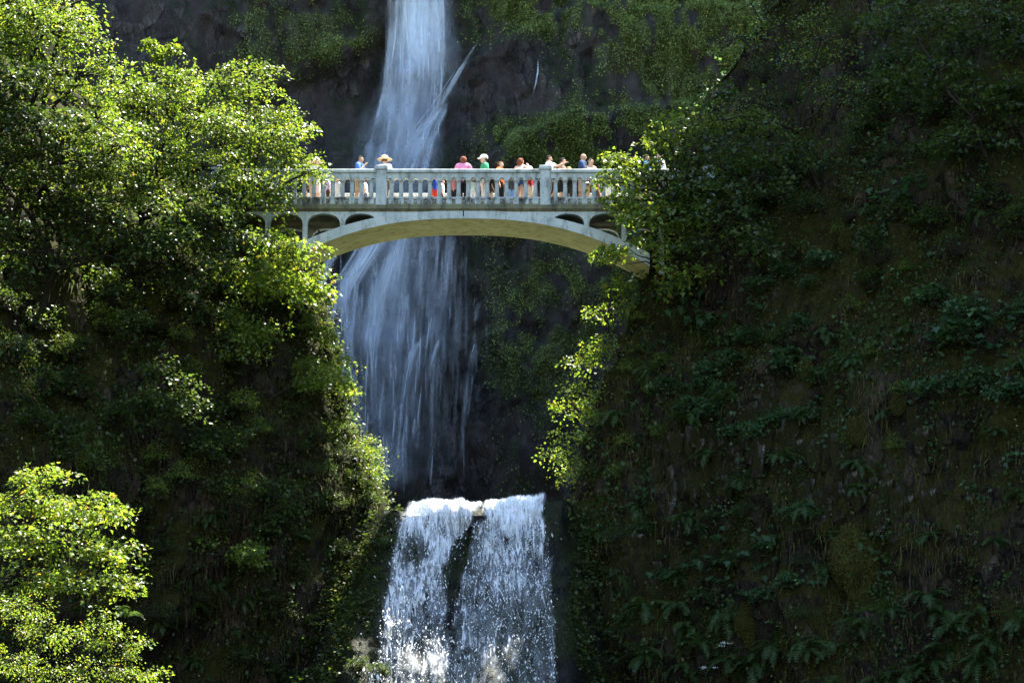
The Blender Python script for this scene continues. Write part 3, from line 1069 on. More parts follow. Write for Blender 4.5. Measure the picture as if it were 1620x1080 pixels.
def bent(a, b, sag=0.1, n=5, seed=0):
    a, b = np.array(a, float), np.array(b, float)
    t = np.linspace(0, 1, n)[:, None]
    L = np.linalg.norm(b - a)
    r = np.random.default_rng(seed)
    m = r.normal(0, 0.035, (n, 3)) * L
    m[0] = m[-1] = 0
    return a + (b - a) * t + m + np.array([0, 0, sag]) * L * (4 * t * (1 - t))


def toned(me, tone):
    a = me.attributes.new('tone', 'FLOAT', 'POINT')
    a.data.foreach_set('value', np.asarray(tone, np.float32))
    return me


def crown(lobes, leaf, tpl, per=16, rng=RNG, spray_r=0.55, flat=0.55, dens=1.0, ragged=True):
    """lobes: (centre, radii). Leaves sit in loose flat sprays at the twig ends, more of them towards the outside."""
    P_, D_, N_, S_, T_, tips = [], [], [], [], [], []
    allb = []
    for c, r in lobes:
        main = np.array(c, float)
        c, r = np.array(c, float), np.array(r, float)
        if not ragged:
            allb.append((c, r, 1.0, None))
            continue
        allb.append((c, r * .78, .7, None))
        for q in range(9):
            v = unit(rng.normal(size=3) * np.array([1.1, .8, .75]))
            f = rng.uniform(.18, .48)
            allb.append((c + v * r * rng.uniform(.75, 1.38), np.maximum(r * f * np.array([1.25, 1.1, .7]), .10), 1.0, main))
    for c, r, dd, par in allb:
        ns = max(2 if ragged else 4, int(dd * dens * 11.0 * (r[0] * r[1] * r[2]) ** (2 / 3) * 4))
        v = unit(rng.normal(size=(ns, 3)))
        rad = rng.uniform(0.45, 1.06, ns) ** 0.6
        rad = rad * (0.80 + 0.40 * vnoise(v[:, 0] * 2.2 + c[0], v[:, 1] * 2.2 + c[1], v[:, 2] * 2.2, 5))
        sc = c + v * r * rad[:, None]
        tips.append((c, sc, par))
        out = unit(v * np.array([1, 1, .6]))
        sn = unit(np.array([0, 0, 1.0]) + out * 0.40 + rng.normal(0, .22, (ns, 3)))
        k = rng.poisson(per, ns).clip(4)
        idx = np.repeat(np.arange(ns), k)
        m = len(idx)
        R = spray_r * rng.uniform(0.5, 1.3, ns)
        q = unit(rng.normal(size=(m, 3)))
        nn = sn[idx]
        q = unit(q - (q * nn).sum(-1, keepdims=True) * nn)
        rr = R[idx] * rng.uniform(0.05, 1, m) ** 0.6
        pos = sc[idx] + q * rr[:, None] + nn * rng.normal(0, .07, m)[:, None]
        pos[:, 2] -= 0.3 * rr ** 2 / np.maximum(R[idx], .1)
        d = q * 0.8 + out[idx] * 0.5 + rng.normal(0, .35, (m, 3)) + np.array([0, 0, -.28])
        P_.append(pos)
        D_.append(d)
        N_.append(nn + rng.normal(0, flat, (m, 3)))
        sz = leaf * rng.uniform(.75, 1.3, ns)[idx] * rng.uniform(0.5, 1.3, m)
        S_.append(sz)
        T_.append(np.clip(rng.normal(0, .10) + rng.normal(0, .2, ns)[idx], -.5, .6))
    V, Fc = leaves(np.concatenate(P_), np.concatenate(D_), np.concatenate(N_), np.concatenate(S_), tpl)
    return V, Fc, tips, np.repeat(np.concatenate(T_), len(TPL[tpl][0]))


def tree(name, label, cat, base, lobes, leaf=0.17, tpl='maple', mat='maple', per=16, trunk_r=0.12, spray_r=0.55, dens=1.0, group=None, seed=1, flat=0.55, bark='bark', crown_name='crown', twigs=0.35):
    rng = np.random.default_rng(seed)
    base = np.array(base, float)
    root = empty(name, base, label, cat, group)
    V, Fc, tips, tone = crown(lobes, leaf, tpl, per, rng, spray_r, flat, dens)
    child_at(link(crown_name, toned(mesh_np(crown_name, V, Fc), tone), M[mat]), root)
    cen = np.mean([np.array(c, float) for c, r in lobes], axis=0)
    fork = base + (cen - base) * 0.45
    tv = tube(bent(base, fork, 0.05, 6, seed), trunk_r, trunk_r * 0.75, 8)
    child_at(link('trunk', mesh_np('trunk', *tv, True), M[bark]), root)
    br = []
    for i, (c, sc, par) in enumerate(tips):
        if par is None:
            br.append(tube(bent(fork, c, 0.06, 6, seed + i), trunk_r * 0.6, trunk_r * 0.28))
        elif rng.random() < .5:
            br.append(tube(bent(par, c, 0.05, 5, seed + i), trunk_r * 0.28, trunk_r * 0.1))
        for j in range(len(sc)):
            if rng.random() < twigs * .6:
                br.append(tube(bent(c, sc[j], 0.05, 4, seed + i * 50 + j), trunk_r * 0.2, 0.008, 4))
    child_at(link('branches', mesh_np('branches', *merge(br), True), M[bark]), root)
    return root


def foot(px, py, which, off=0.1):
    h, nr = hit(px, py, which)
    return h + nr * off


def lb(px, py, Y, rx, ry, rz):
    return (tuple(P(px, py, Y)), (rx, ry, rz))


# ---- the trees one can tell apart
tree('maple_tree', 'tall sunlit maple filling the top left corner, cropped by the picture edge', 'tree', foot(10, 420, 'L'),
     [lb(10, -10, 90, 1.5, 1.6, .9), lb(70, 50, 90, 1.5, 1.5, .9), lb(120, 120, 91, 1.2, 1.3, .7), 
      lb(150, 190, 91, 1.0, 1.2, .6), lb(170, 245, 91.5, 1.2, 1.2, .6),  lb(100, 15, 91, .9, 1.0, .5), lb(-30, 60, 90, 1.3, 1.5, 1.0)], 0.118, per=17, dens=1.4, trunk_r=.2, seed=2)
tree('maple_tree', 'rounded sunlit maple crown in the middle of the left bank, left of the bridge end', 'tree', foot(200, 450, 'L'),
     [lb(275, 130, 95, 1.15, 1.2, .65), lb(235, 175, 95, 1.2, 1.3, .7), lb(310, 190, 95.5, 1.2, 1.3, .7), lb(200, 150, 95, .8, 1, .5), lb(255, 240, 94.5, 1.5, 1.4, .8),
      lb(180, 270, 94, 1.4, 1.3, .8), lb(320, 265, 95, 1.2, 1.2, .7), lb(250, 310, 94, 1.5, 1.2, .7), lb(160, 200, 93, 1.0, 1.1, .6), lb(345, 310, 95.5, 1.1, 1.0, .5)], 0.122, per=17, dens=1.4, trunk_r=.15, seed=3)
tree('maple_tree', 'sunlit maple leaning out over the left end of the bridge parapet', 'tree', foot(330, 450, 'L'),
     [lb(395, 120, 97, .85, 1, .42), lb(350, 135, 97, .6, .9, .35), lb(385, 170, 97, 1.15, 1.1, .6), lb(440, 195, 97.5, .8, .9, .45), lb(415, 235, 97.3, 1.2, 1.1, .6),
      lb(462, 250, 97.6, .75, .8, .38), lb(490, 272, 98, .45, .6, .22), lb(395, 290, 97.2, 1.0, 1.0, .45), lb(435, 310, 97.5, .7, .8, .30), lb(350, 230, 96.5, 1.1, 1.1, .7)], 0.125, per=17, dens=1.4, trunk_r=.13, seed=4)
tree('sapling', 'thin sapling tip standing above the maple crowns against the dark cliff', 'sapling', P(262, 165, 96),
     [lb(240, 70, 96, .16, .2, .06), lb(272, 78, 96, .2, .2, .07), lb(252, 90, 96, .12, .12, .06)], 0.15, per=7, trunk_r=.03, spray_r=.2, seed=5)
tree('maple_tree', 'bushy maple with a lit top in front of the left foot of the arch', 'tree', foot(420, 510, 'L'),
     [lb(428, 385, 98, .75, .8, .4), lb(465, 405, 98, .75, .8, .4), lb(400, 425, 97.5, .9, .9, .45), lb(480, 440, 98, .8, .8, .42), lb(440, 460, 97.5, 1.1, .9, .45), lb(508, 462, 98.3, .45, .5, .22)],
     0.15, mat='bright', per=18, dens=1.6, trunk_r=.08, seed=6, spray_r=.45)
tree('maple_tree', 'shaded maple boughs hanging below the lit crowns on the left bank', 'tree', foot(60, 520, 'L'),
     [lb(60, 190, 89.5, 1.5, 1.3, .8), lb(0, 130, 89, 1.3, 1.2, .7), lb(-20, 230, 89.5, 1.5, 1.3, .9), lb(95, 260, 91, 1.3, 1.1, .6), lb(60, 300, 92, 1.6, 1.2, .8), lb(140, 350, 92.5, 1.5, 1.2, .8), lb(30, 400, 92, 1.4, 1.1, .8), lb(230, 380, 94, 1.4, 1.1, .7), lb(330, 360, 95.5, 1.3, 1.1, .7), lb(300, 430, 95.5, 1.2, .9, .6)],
     0.16, mat='dark', per=14, dens=1.6, trunk_r=.12, seed=7)  # shade of these lower boughs is put into the leaf colour
tree('shrub', 'lit spray of maple leaves sticking out of the left rock edge under the arch', 'shrub', P(470, 600, 100.5),
     [lb(515, 530, 101, .35, .5, .16), lb(535, 575, 101, .42, .5, .18), lb(505, 595, 100.6, .45, .5, .16), lb(545, 610, 101, .28, .4, .14)], 0.14, mat='bright', per=12, trunk_r=.03, spray_r=.33, seed=8, crown_name='foliage')
tree('shrub', 'pale leaved shrub catching sun in the middle of the dark left wall', 'shrub', foot(260, 720, 'L'),
     [lb(255, 575, 93.0, .45, .5, .22), lb(285, 605, 93.2, .5, .5, .25), lb(270, 640, 93.4, .7, .6, .3), lb(220, 625, 93, .4, .4, .2), lb(300, 650, 93.8, .5, .5, .3), lb(240, 670, 94, .6, .5, .3)], 0.11, tpl='round', mat='dark', per=15, trunk_r=.03, spray_r=.35, seed=9, crown_name='foliage')
for q, (px, py, r_, wd) in enumerate([(345, 545, .8, 'upper middle of the left wall, below the crowns'), (170, 520, .9, 'left part of the left wall, below the dark boughs'), (345, 700, .7, 'middle of the left wall, beside the dead fronds'),
                                 (430, 610, .6, 'left wall close to the gorge edge'), (80, 640, .9, 'far left wall above the bright small maple'), (450, 830, .7, 'lower left wall beside the lower fall'), (330, 860, .6, 'lower middle of the left wall')]):
    h, nr = hit(px, py, 'L')
    c = h + nr * (1.3 + .4 * r_)
    tree('maple_bough', 'leafy maple bough on the ' + wd, 'shrub', h - nr * .1 + Vector((0, 0, -.5)),
         [(tuple(c + Vector((RNG.normal(0, .75) * r_, RNG.normal(0, .3), RNG.normal(-.2, .65) * r_))), tuple(np.array([.62, .5, .42]) * r_ * RNG.uniform(.6, 1.2))) for _ in range(5)], .125, mat=('maple', 'dark', 'dark')[q % 3], per=12, trunk_r=.05, spray_r=.36, seed=60 + q, dens=1.0)
tree('maple_tree', 'bright yellow green small maple at the lower left, nearest the viewer', 'tree', P(40, 1130, 74),
     [lb(75, 755, 74, .5, .7, .35), lb(50, 790, 73.5, .9, .9, .4), lb(120, 800, 74, .9, .9, .4), lb(175, 810, 74.5, .5, .6, .25), lb(30, 850, 73, .9, .9, .45), lb(110, 860, 73.5, 1.0, .9, .45),
      lb(170, 870, 74, .7, .7, .35), lb(185, 915, 74, .5, .6, .28), lb(120, 920, 73.5, .9, .8, .4), lb(40, 910, 73, .8, .8, .4)], 0.115, mat='bright', per=15, trunk_r=.06, spray_r=.38, seed=10, dens=1.9)
tree('shrub', 'yellowish sunlit bush at the bottom left corner', 'shrub', P(50, 1150, 71),
     [lb(30, 960, 71, .7, .7, .35), lb(70, 1000, 71, .7, .7, .4), lb(10, 1040, 70.5, .8, .8, .4), lb(90, 1070, 71, .8, .7, .4)], 0.075, tpl='oval', mat='bright', per=26, trunk_r=.03, spray_r=.28, seed=11, dens=1.6, crown_name='foliage')
tree('shrub', 'sunlit low shrub spreading to the right of the bottom left bush', 'shrub', P(170, 1150, 72.5),
     [lb(150, 990, 72.5, .6, .6, .3), lb(195, 1020, 72.7, .6, .6, .3), lb(165, 1060, 72.5, .7, .6, .35), lb(225, 1065, 73, .55, .5, .25)], 0.08, tpl='oval', mat='bright', per=24, trunk_r=.03, spray_r=.28, seed=12, dens=1.5, crown_name='foliage')

tree('maple_tree', 'maple growing at the right bridge end, its outer leaves sunlit over the parapet', 'tree', foot(1120, 400, 'R'),
     [lb(1048, 190, 98, .45, .5, .18), lb(1045, 222, 98, .5, .5, .2), lb(978, 252, 98.3, .5, .5, .2), lb(1000, 275, 98.3, .6, .6, .25), lb(985, 312, 98.3, .4, .5, .2), lb(1030, 300, 98, .7, .6, .35),
      lb(1000, 330, 98.4, .5, .5, .3), lb(1045, 330, 98.2, .6, .5, .35), lb(1085, 300, 98, .6, .5, .35), lb(1015, 262, 98.4, .5, .5, .25), lb(962, 285, 98.6, .3, .4, .16), lb(1095, 205, 98, .6, .6, .3), lb(1085, 260, 97.8, .8, .7, .4), lb(1070, 340, 97.6, .9, .7, .4), lb(1020, 350, 98, .6, .6, .28), lb(1120, 300, 97.4, .9, .7, .5), lb(1130, 190, 97.6, .7, .6, .35)], 0.17, per=11, dens=1.3, trunk_r=.09, spray_r=.42, seed=13)
tree('maple_tree', 'shaded maple branch with pale lit tips across the right foot of the arch', 'tree', foot(1110, 470, 'R'),
     [lb(945, 402, 98.4, .22, .3, .07), lb(972, 396, 98.3, .22, .3, .08), lb(1025, 385, 98.2, .4, .4, .16), lb(1060, 395, 98, .7, .6, .3), lb(1090, 430, 97.8, .8, .6, .35), lb(1062, 445, 98, .5, .5, .2), lb(1085, 360, 98, .6, .5, .3)], 0.17, per=10, trunk_r=.06, spray_r=.42, seed=14, dens=1.0)
tree('alder_tree', 'thin dark branched tree high on the right cliff with a few backlit leaves', 'tree', foot(1300, 300, 'R'),
     [lb(1240, 40, 95, 1.2, .9, .5), lb(1170, 60, 95.5, .8, .8, .4), lb(1255, 95, 95.2, .5, .5, .25), lb(1225, 195, 95.6, .45, .5, .2), lb(1180, 160, 95.8, .7, .7, .35), lb(1300, 60, 94.6, 1.0, .8, .6),
      lb(1150, 190, 96, .6, .6, .3), lb(1330, 140, 94.4, .9, .8, .5), lb(1200, -30, 95.4, 1.0, .8, .5)], 0.11, tpl='oval', mat='maple', per=9, trunk_r=.09, spray_r=.5, seed=15, twigs=.7)
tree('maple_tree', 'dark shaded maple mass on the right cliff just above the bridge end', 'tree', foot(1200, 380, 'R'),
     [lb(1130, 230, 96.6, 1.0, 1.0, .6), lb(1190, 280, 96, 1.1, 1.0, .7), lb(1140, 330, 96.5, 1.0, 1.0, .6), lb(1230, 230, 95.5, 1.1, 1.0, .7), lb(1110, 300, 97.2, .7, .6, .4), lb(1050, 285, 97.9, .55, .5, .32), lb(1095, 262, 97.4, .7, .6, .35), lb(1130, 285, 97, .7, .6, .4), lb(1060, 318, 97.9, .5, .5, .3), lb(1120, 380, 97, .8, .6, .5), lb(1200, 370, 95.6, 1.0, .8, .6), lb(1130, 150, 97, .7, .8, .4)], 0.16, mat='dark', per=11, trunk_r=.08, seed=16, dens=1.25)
tree('maple_tree', 'dark drooping maple boughs at the top right picture corner', 'tree', foot(1560, 250, 'R'),
     [lb(1560, 40, 92, 1.4, 1.0, .8), lb(1480, 110, 92.5, 1.2, 1.0, .7), lb(1590, 160, 91.5, 1.2, 1.0, .7), lb(1420, 30, 93, 1.2, 1.0, .7), lb(1520, 220, 92, 1.1, .9, .6)], 0.17, mat='dark', per=13, trunk_r=.09, seed=17, dens=1.4)
fr = [((1000, 455), [(985, 450), (955, 492), (990, 485)], 'top'), ((955, 590), [(950, 535), (945, 560), (925, 572)], 'second'), ((925, 690), [(918, 615), (905, 640), (925, 655)], 'third'), ((905, 780), [(905, 690), (890, 715), (900, 745)], 'lowest')]
for q, (b, ls, w) in enumerate(fr):
    tree('fringe_shrub', '%s of the sunlit shrubs fringing the right gorge edge beside the fall' % w, 'shrub', P(b[0] + 18, b[1], 101.6),
         [lb(x, y, 101.9 + .3 * j, .55, .5, .32) for j, (x, y) in enumerate(ls)], 0.10, tpl='round', mat='bright', per=13, trunk_r=.025, spray_r=.36, seed=20 + q, dens=1.15, group='sunlit shrubs on the right gorge edge', crown_name='foliage')
tree('fringe_shrub', 'small lit shrub on the left gorge edge beside the upper fall', 'shrub', P(560, 760, 101.2), [lb(578, 700, 101.5, .3, .4, .25), lb(600, 745, 101.5, .28, .4, .25), lb(592, 715, 101.5, .2, .3, .2)],
     0.085, tpl='oval', mat='bright', per=16, trunk_r=.02, spray_r=.25, seed=30, crown_name='foliage')


# ---- shrubs on the walls: a few kinds, copied
def shrub_proto(seed, n, leaf, tpl, mat, squash=0.8, per=12):
    rng = np.random.default_rng(seed)
    lobes = [(unit(rng.normal(size=3)) * rng.uniform(.1, .55) + np.array([0, 0, .2]), (.55, .55, .55 * squash)) for _ in range(n)]
    V, Fc, tips, tone = crown(lobes, leaf, tpl, per, rng, .32, .5, 1.0)
    fol = toned(mesh_np('foliage', V, Fc), tone)
    fol.materials.append(M[mat])
    st = [tube(bent((0, 0, -.4), s, .05, 4, seed + j), .02, .006, 4) for j, (c, sc, par) in enumerate(tips) for s in sc[::4]]
    stems = mesh_np('stems', *merge(st), True)
    stems.materials.append(M['bark'])
    return fol, stems


PROTO = {
    'dark': [shrub_proto(100 + i, 3, .12, 'round', 'dark') for i in range(3)],
    'maple': [shrub_proto(110 + i, 3, .21, 'maple', 'bluegreen', .6, 9) for i in range(2)],
    'fine': [shrub_proto(120 + i, 3, .07, 'oval', 'dark', .8, 20) for i in range(2)],
    'green': [shrub_proto(130 + i, 3, .11, 'oval', 'maple', .8, 13) for i in range(2)],
}


def shrub(kind, loc, sc, label, group, name='shrub', cat='shrub'):
    fol, stems = PROTO[kind][RNG.integers(len(PROTO[kind]))]
    r = empty(name, loc, label, cat, group, RNG.uniform(0, 6.28))
    s = sc * RNG.uniform(.85, 1.15)
    r.scale = (s * RNG.uniform(.9, 1.25), s * RNG.uniform(.8, 1.1), s * RNG.uniform(.75, 1.0))
    for nm, me in (('foliage', fol), ('stems', stems)):
        o = bpy.data.objects.new(nm, me)
        COL.objects.link(o)
        o.parent = r
    return r


def poisson(n, box, which, mind, ok=None):
    pts = []
    tries = 0
    while len(pts) < n and tries < n * 40:
        tries += 1
        x, y = RNG.uniform(box[0], box[2]), RNG.uniform(box[1], box[3])
        if ok and not ok(x, y):
            continue
        if any((x - a) ** 2 + (y - b) ** 2 < mind ** 2 for a, b, _, _ in pts):
            continue
        h, nr = hit(x, y, which)
        if h is None:
            continue
        pts.append((x, y, h, nr))
    return pts


ORD = ['', 'second', 'third', 'fourth', 'fifth', 'sixth', 'seventh', 'eighth', 'ninth', 'tenth', 'eleventh', 'twelfth', 'thirteenth', 'fourteenth']


def ranked(pts, label):
    """labels that single each plant of a set out, by its rank from the nearer side."""
    pts = sorted(pts, key=lambda q: q[0])
    n = len(pts)
    for i, q in enumerate(pts):
        if i == 0:
            w = 'leftmost'
        elif i == n - 1:
            w = 'rightmost'
        elif i < (n + 1) // 2:
            w = ORD[i] + ' from left'
        else:
            w = ORD[n - 1 - i] + ' from right'
        yield label + ', ' + w, q


def wallset(kind, n, box, which, mind, sc, label, group, push=0.25, ok=None):
    for lab, (x, y, h, nr) in ranked(poisson(n, box, which, mind, ok), label):
        shrub(kind, h + nr * push + Vector((0, 0, .1)), sc, lab, group)


wallset('dark', 20, (0, 470, 380, 720), 'L', 46, .85, 'dark leafed shrub on the shaded middle of the left wall', 'dark shrubs on the middle of the left wall', .6)
wallset('fine', 20, (200, 640, 560, 1000), 'L', 42, .75, 'fine leaved shrub among dead fronds low on the left wall', 'fine leaved shrubs low on the left wall', .5)
wallset('dark', 20, (370, 780, 620, 1060), 'L', 38, .55, 'dark green shrub drooping over rock left of the lower fall', 'shrubs drooping left of the lower fall')
wallset('green', 22, (120, 380, 520, 800), 'L', 50, .6, 'mid green shrub dappled with sun on the left gorge wall', 'dappled shrubs on the left wall', 1.0)
wallset('maple', 22, (1030, 420, 1320, 700), 'R', 24, .6, 'broad leaved shrub on the right cliff below the bridge end', 'broad leaved shrubs on the upper right cliff')
wallset('fine', 24, (1180, 60, 1620, 420), 'R', 52, .8, 'nearly black fine leaved shrub high on the right cliff', 'fine leaved shrubs high on the right cliff')
wallset('dark', 24, (1150, 120, 1620, 560), 'R', 34, .75, 'dark round leaved shrub on the upper right cliff', 'round leaved shrubs on the upper right cliff')
wallset('maple', 8, (1470, 480, 1640, 640), 'R', 52, .85, 'blue green maple shrub reaching in from the right picture edge', 'maple shrubs at the right picture edge')
wallset('maple', 10, (1030, 820, 1300, 960), 'R', 52, .5, 'blue green shrub below the bare rocks of the right cliff', 'broad leaved shrubs below the bare rocks')
wallset('green', 8, (1330, 330, 1480, 760), 'R', 70, .4, 'mid green shrub among the moss cushions of the right cliff', 'green shrubs among the moss cushions')
wallset('fine', 20, (900, 780, 1300, 1075), 'R', 48, .55, 'fine leaved shrub at the foot of the right cliff beside the fall', 'fine shrubs at the foot of the right cliff')

wallset('dark', 16, (470, 500, 620, 790), 'L', 34, .42, 'dark leafy shrub along the left gorge edge beside the tall fall', 'shrubs along the left gorge edge')
wallset('dark', 14, (460, 850, 610, 1075), 'S', 34, .5, 'dark shrub on the wet bank left of the lower fall', 'shrubs on the wet left bank', .1)
wallset('fine', 8, (895, 830, 985, 1075), 'S', 34, .5, 'fine leaved shrub on the wet bank right of the lower fall', 'shrubs on the wet right bank', .1)
wallset('green', 10, (930, 440, 1060, 780), 'R', 40, .4, 'mid green shrub behind the lit fringe of the right gorge edge', 'green shrubs behind the fringe')

# ---- big leaved plants whose leaves can be told apart
lv = np.array([(0, 0, 0), (.05, .36, .05), (.30, .24, .03), (.50, .52, .10), (.60, .22, .02), (1, 0, -.12), (.60, -.22, .02), (.50, -.52, .10), (.30, -.24, .03), (.05, -.36, .05), (.34, 0, -.03)], float)
lf = np.array([(10, i, i + 1) for i in range(9)] + [(10, 9, 0)])
big_leaf = mesh_np('leaf', lv, lf[:, ::-1])
big_leaf.materials.append(M['bluegreen'])
for (px, py, which, n, sz, lab) in [(1150, 305, 'R', 26, .36, 'broad leaved maple sprout on the right cliff beside the bridge end'),
                                    (1115, 470, 'R', 30, .36, 'broad leaved maple sprout hanging below the right foot of the arch'),
                                    (1195, 510, 'R', 22, .34, 'broad leaved sprout in the upper middle of the shaded right cliff'),
                                    (1060, 560, 'R', 20, .34, 'broad leaved sprout on the right cliff behind the lit fringe'),
                                    (1125, 885, 'R', 30, .33, 'broad leaved thimbleberry plant below the bare rocks, left part of the right cliff'),
                                    (1205, 870, 'R', 22, .32, 'second thimbleberry plant right of the one below the bare rocks'),
                                    (1560, 545, 'R', 34, .36, 'broad leaved bough reaching in at the right picture edge'),
                                    (1455, 300, 'R', 24, .36, 'broad leaved plant high on the dark right cliff')]:
    h, nr = hit(px, py, which)
    b = h + nr * 0.35
    pl = empty('broadleaf_plant', b, lab, 'plant', 'broad leaved plants on the right cliff')
    st = []
    for j in range(n):
        a = RNG.uniform(-1, 1)
        tip = Vector((RNG.normal(0, .62), 0, RNG.normal(0, .42))) + nr * RNG.uniform(.1, .6)
        st.append(tube(bent((0, 0, -.3), tip, .1, 4, j), .012, .006, 4))
        o = bpy.data.objects.new('leaf', big_leaf)
        COL.objects.link(o)
        o.parent = pl
        o.location = tip
        d = Vector((RNG.normal(0, .6), 0, -.35 + RNG.normal(0, .3))) + nr * .8
        z = Vector((RNG.normal(0, .3), RNG.normal(0, .3), 1.0)) + nr * .5
        d.normalize()
        z = (z - d * z.dot(d)).normalized()
        y = z.cross(d)
        R_ = Matrix((d, y, z)).transposed()
        o.rotation_euler = R_.to_euler()
        s = sz * RNG.uniform(.7, 1.15)
        o.scale = (s, s, s)
    child = link('stems', mesh_np('stems', *merge(st), True), M['bark'], pl)


# ---- ferns: each frond a part
def frond(seed):
    r = np.random.default_rng(seed)
    n = 17
    t = np.linspace(0, 1, n)
    droop = r.uniform(.55, .8)
    x = t * (1 - .25 * droop * t)
    z = .55 * t - droop * 1.05 * t ** 2
    V, Fc = [], []
    for i in range(n - 1):
        w = 0.17 * math.sin(math.pi * (0.12 + 0.86 * t[i])) ** 0.8
        dx = (x[i + 1] - x[i])
        for sgn in (-1, 1):
            k = len(V)
            sk = r.uniform(.0, .04)
            V += [(x[i], 0, z[i]), (x[i] + dx * .85, 0, z[i] + (z[i + 1] - z[i]) * .85), (x[i] + dx * .9 + .03, sgn * w, z[i] - w * .25 - sk)]
            Fc.append((k, k + 1, k + 2) if sgn > 0 else (k, k + 2, k + 1))
    for i in range(n - 1):
        k = len(V)
        V += [(x[i], -.006, z[i] - .004), (x[i], .006, z[i] - .004), (x[i + 1], 0, z[i + 1] - .004)]
        Fc.append((k, k + 1, k + 2))
    me = mesh_np('frond', V, Fc)
    me.materials.append(M['fern'])
    return me


FR = [frond(200 + i) for i in range(4)]


def fern(loc, nr, size, label, group, n=None):
    r = empty('fern', loc, label, 'fern', group)
    n = n or int(RNG.integers(11, 17))
    face = math.atan2(nr.y, nr.x)
    for j in range(n):
        o = bpy.data.objects.new('frond', FR[RNG.integers(4)])
        COL.objects.link(o)
        o.parent = r
        o.rotation_euler = (RNG.normal(0, .2), RNG.normal(0.1, .3), face + RNG.uniform(-1.75, 1.75))
        s = size * RNG.uniform(.7, 1.15)
        o.scale = (s, s, s)
    return r


def fernset(n, box, which, mind, size, label, group, ok=None):
    for lab, (x, y, h, nr) in ranked(poisson(n, box, which, mind, ok), label):
        fern(h + nr * .12, nr, size, lab, group)


fernset(28, (1000, 940, 1630, 1090), 'R', 34, 1.25, 'large sword fern at the foot of the right cliff', 'sword ferns at the foot of the right cliff')
fernset(22, (930, 520, 1400, 940), 'R', 60, 1.0, 'small sword fern clinging among bare rocks of the right cliff', 'ferns clinging to the right cliff')
fernset(12, (1300, 250, 1620, 900), 'R', 80, .8, 'dark fern on the far right of the shaded cliff', 'ferns on the far right of the cliff')
fernset(14, (250, 800, 600, 1075), 'L', 52, .85, 'dark sword fern on the lower left wall beside the lower fall', 'ferns on the lower left wall')
h, nr = hit(1310, 525, 'R')
fern(h + nr * .15, nr, 1.1, 'bluish fern with arching fronds in the middle of the right cliff', None, 9)
h, nr = hit(335, 925, 'L')
fern(h + nr * .3, nr, 1.0, 'arching green fern in the middle of the dark lower left wall', None, 11)
fern(P(195, 975, 73.5), Vector((.6, -.8, 0)), .75, 'sunlit fern poking out to the right of the bright lower left maple', None, 8)

# ---- moss cushions: rounded mounds on the right cliff
def mound(seed):
    r = np.random.default_rng(seed)
    bm = bmesh.new()
    bmesh.ops.create_icosphere(bm, subdivisions=4, radius=1)
    co = np.array([v.co[:] for v in bm.verts])
    k = 1 + .45 * fbm(co[:, 0] * 1.1 + seed, co[:, 1] * 1.1, co[:, 2] * 1.1, 300 + seed, 3) + .05 * fbm(co[:, 0] * 8, co[:, 1] * 8, co[:, 2] * 8 + seed, 310, 3)
    co = co * k[:, None] * np.array([.85, .55, 1.1])
    for v, c in zip(bm.verts, co):
        v.co = c
    me = bpy.data.meshes.new('moss_cushion')
    bm.to_mesh(me)
    bm.free()
    for p in me.polygons:
        p.use_smooth = True
    me.materials.append(M['mossrock'])
    nn = 4200
    p = r.integers(0, len(co), nn)
    d = unit(co[p])
    V, Fc = leaves(co[p] * 1.0 - d * .02, d * .8 + r.normal(0, .5, (nn, 3)) + np.array([0, 0, -.3]), r.normal(0, 1, (nn, 3)), r.uniform(.06, .17, nn), 'oval')
    fz = mesh_np('moss_fuzz', V, Fc)
    fz.materials.append(M['moss'])
    return me, fz


MD = [mound(i) for i in range(3)]
for q, (px, py, s, lab, which) in enumerate([
        (1361, 895, .82, 'largest rounded moss cushion low on the right cliff', 'R'), (1288, 455, .34, 'upper moss cushion on the rib right of the bridge end', 'R'), (1340, 380, .3, 'moss cushion high on the narrow rock rib', 'R'),
        (1275, 590, .34, 'moss cushion above the pale bare rocks', 'R'), (1360, 680, .42, 'long moss cushion right of the pale bare rocks', 'R'), (1425, 640, .3, 'moss cushion beside the split grey rock', 'R'),
        (1335, 798, .24, 'small moss cushion just above the largest one', 'R'), (1305, 835, .24, 'brownish small moss cushion left of the largest one', 'R'), (1455, 410, .42, 'hanging moss cushion in the upper dark part of the right cliff', 'R'),
        (1190, 985, .5, 'moss mound behind the ferns at the foot of the right cliff', 'R'), (590, 830, .3, 'yellow moss cushion on the ledge left of the lower fall lip', 'L'), (240, 480, .4, 'golden moss patch on the left wall catching the sun', 'L')]):
    h, nr = hit(px, py, which)
    r = empty('moss_cushion', h + nr * s * .3, lab, 'moss', None, RNG.uniform(0, 6))
    r.scale = (s, s, s * RNG.uniform(1.0, 1.25))
    for nm, me in zip(('cushion', 'moss_fuzz'), MD[q % 3]):
        o = bpy.data.objects.new(nm, me)
        COL.objects.link(o)
        o.parent = r
        if nm == 'moss_fuzz':
            o['kind'] = 'stuff'

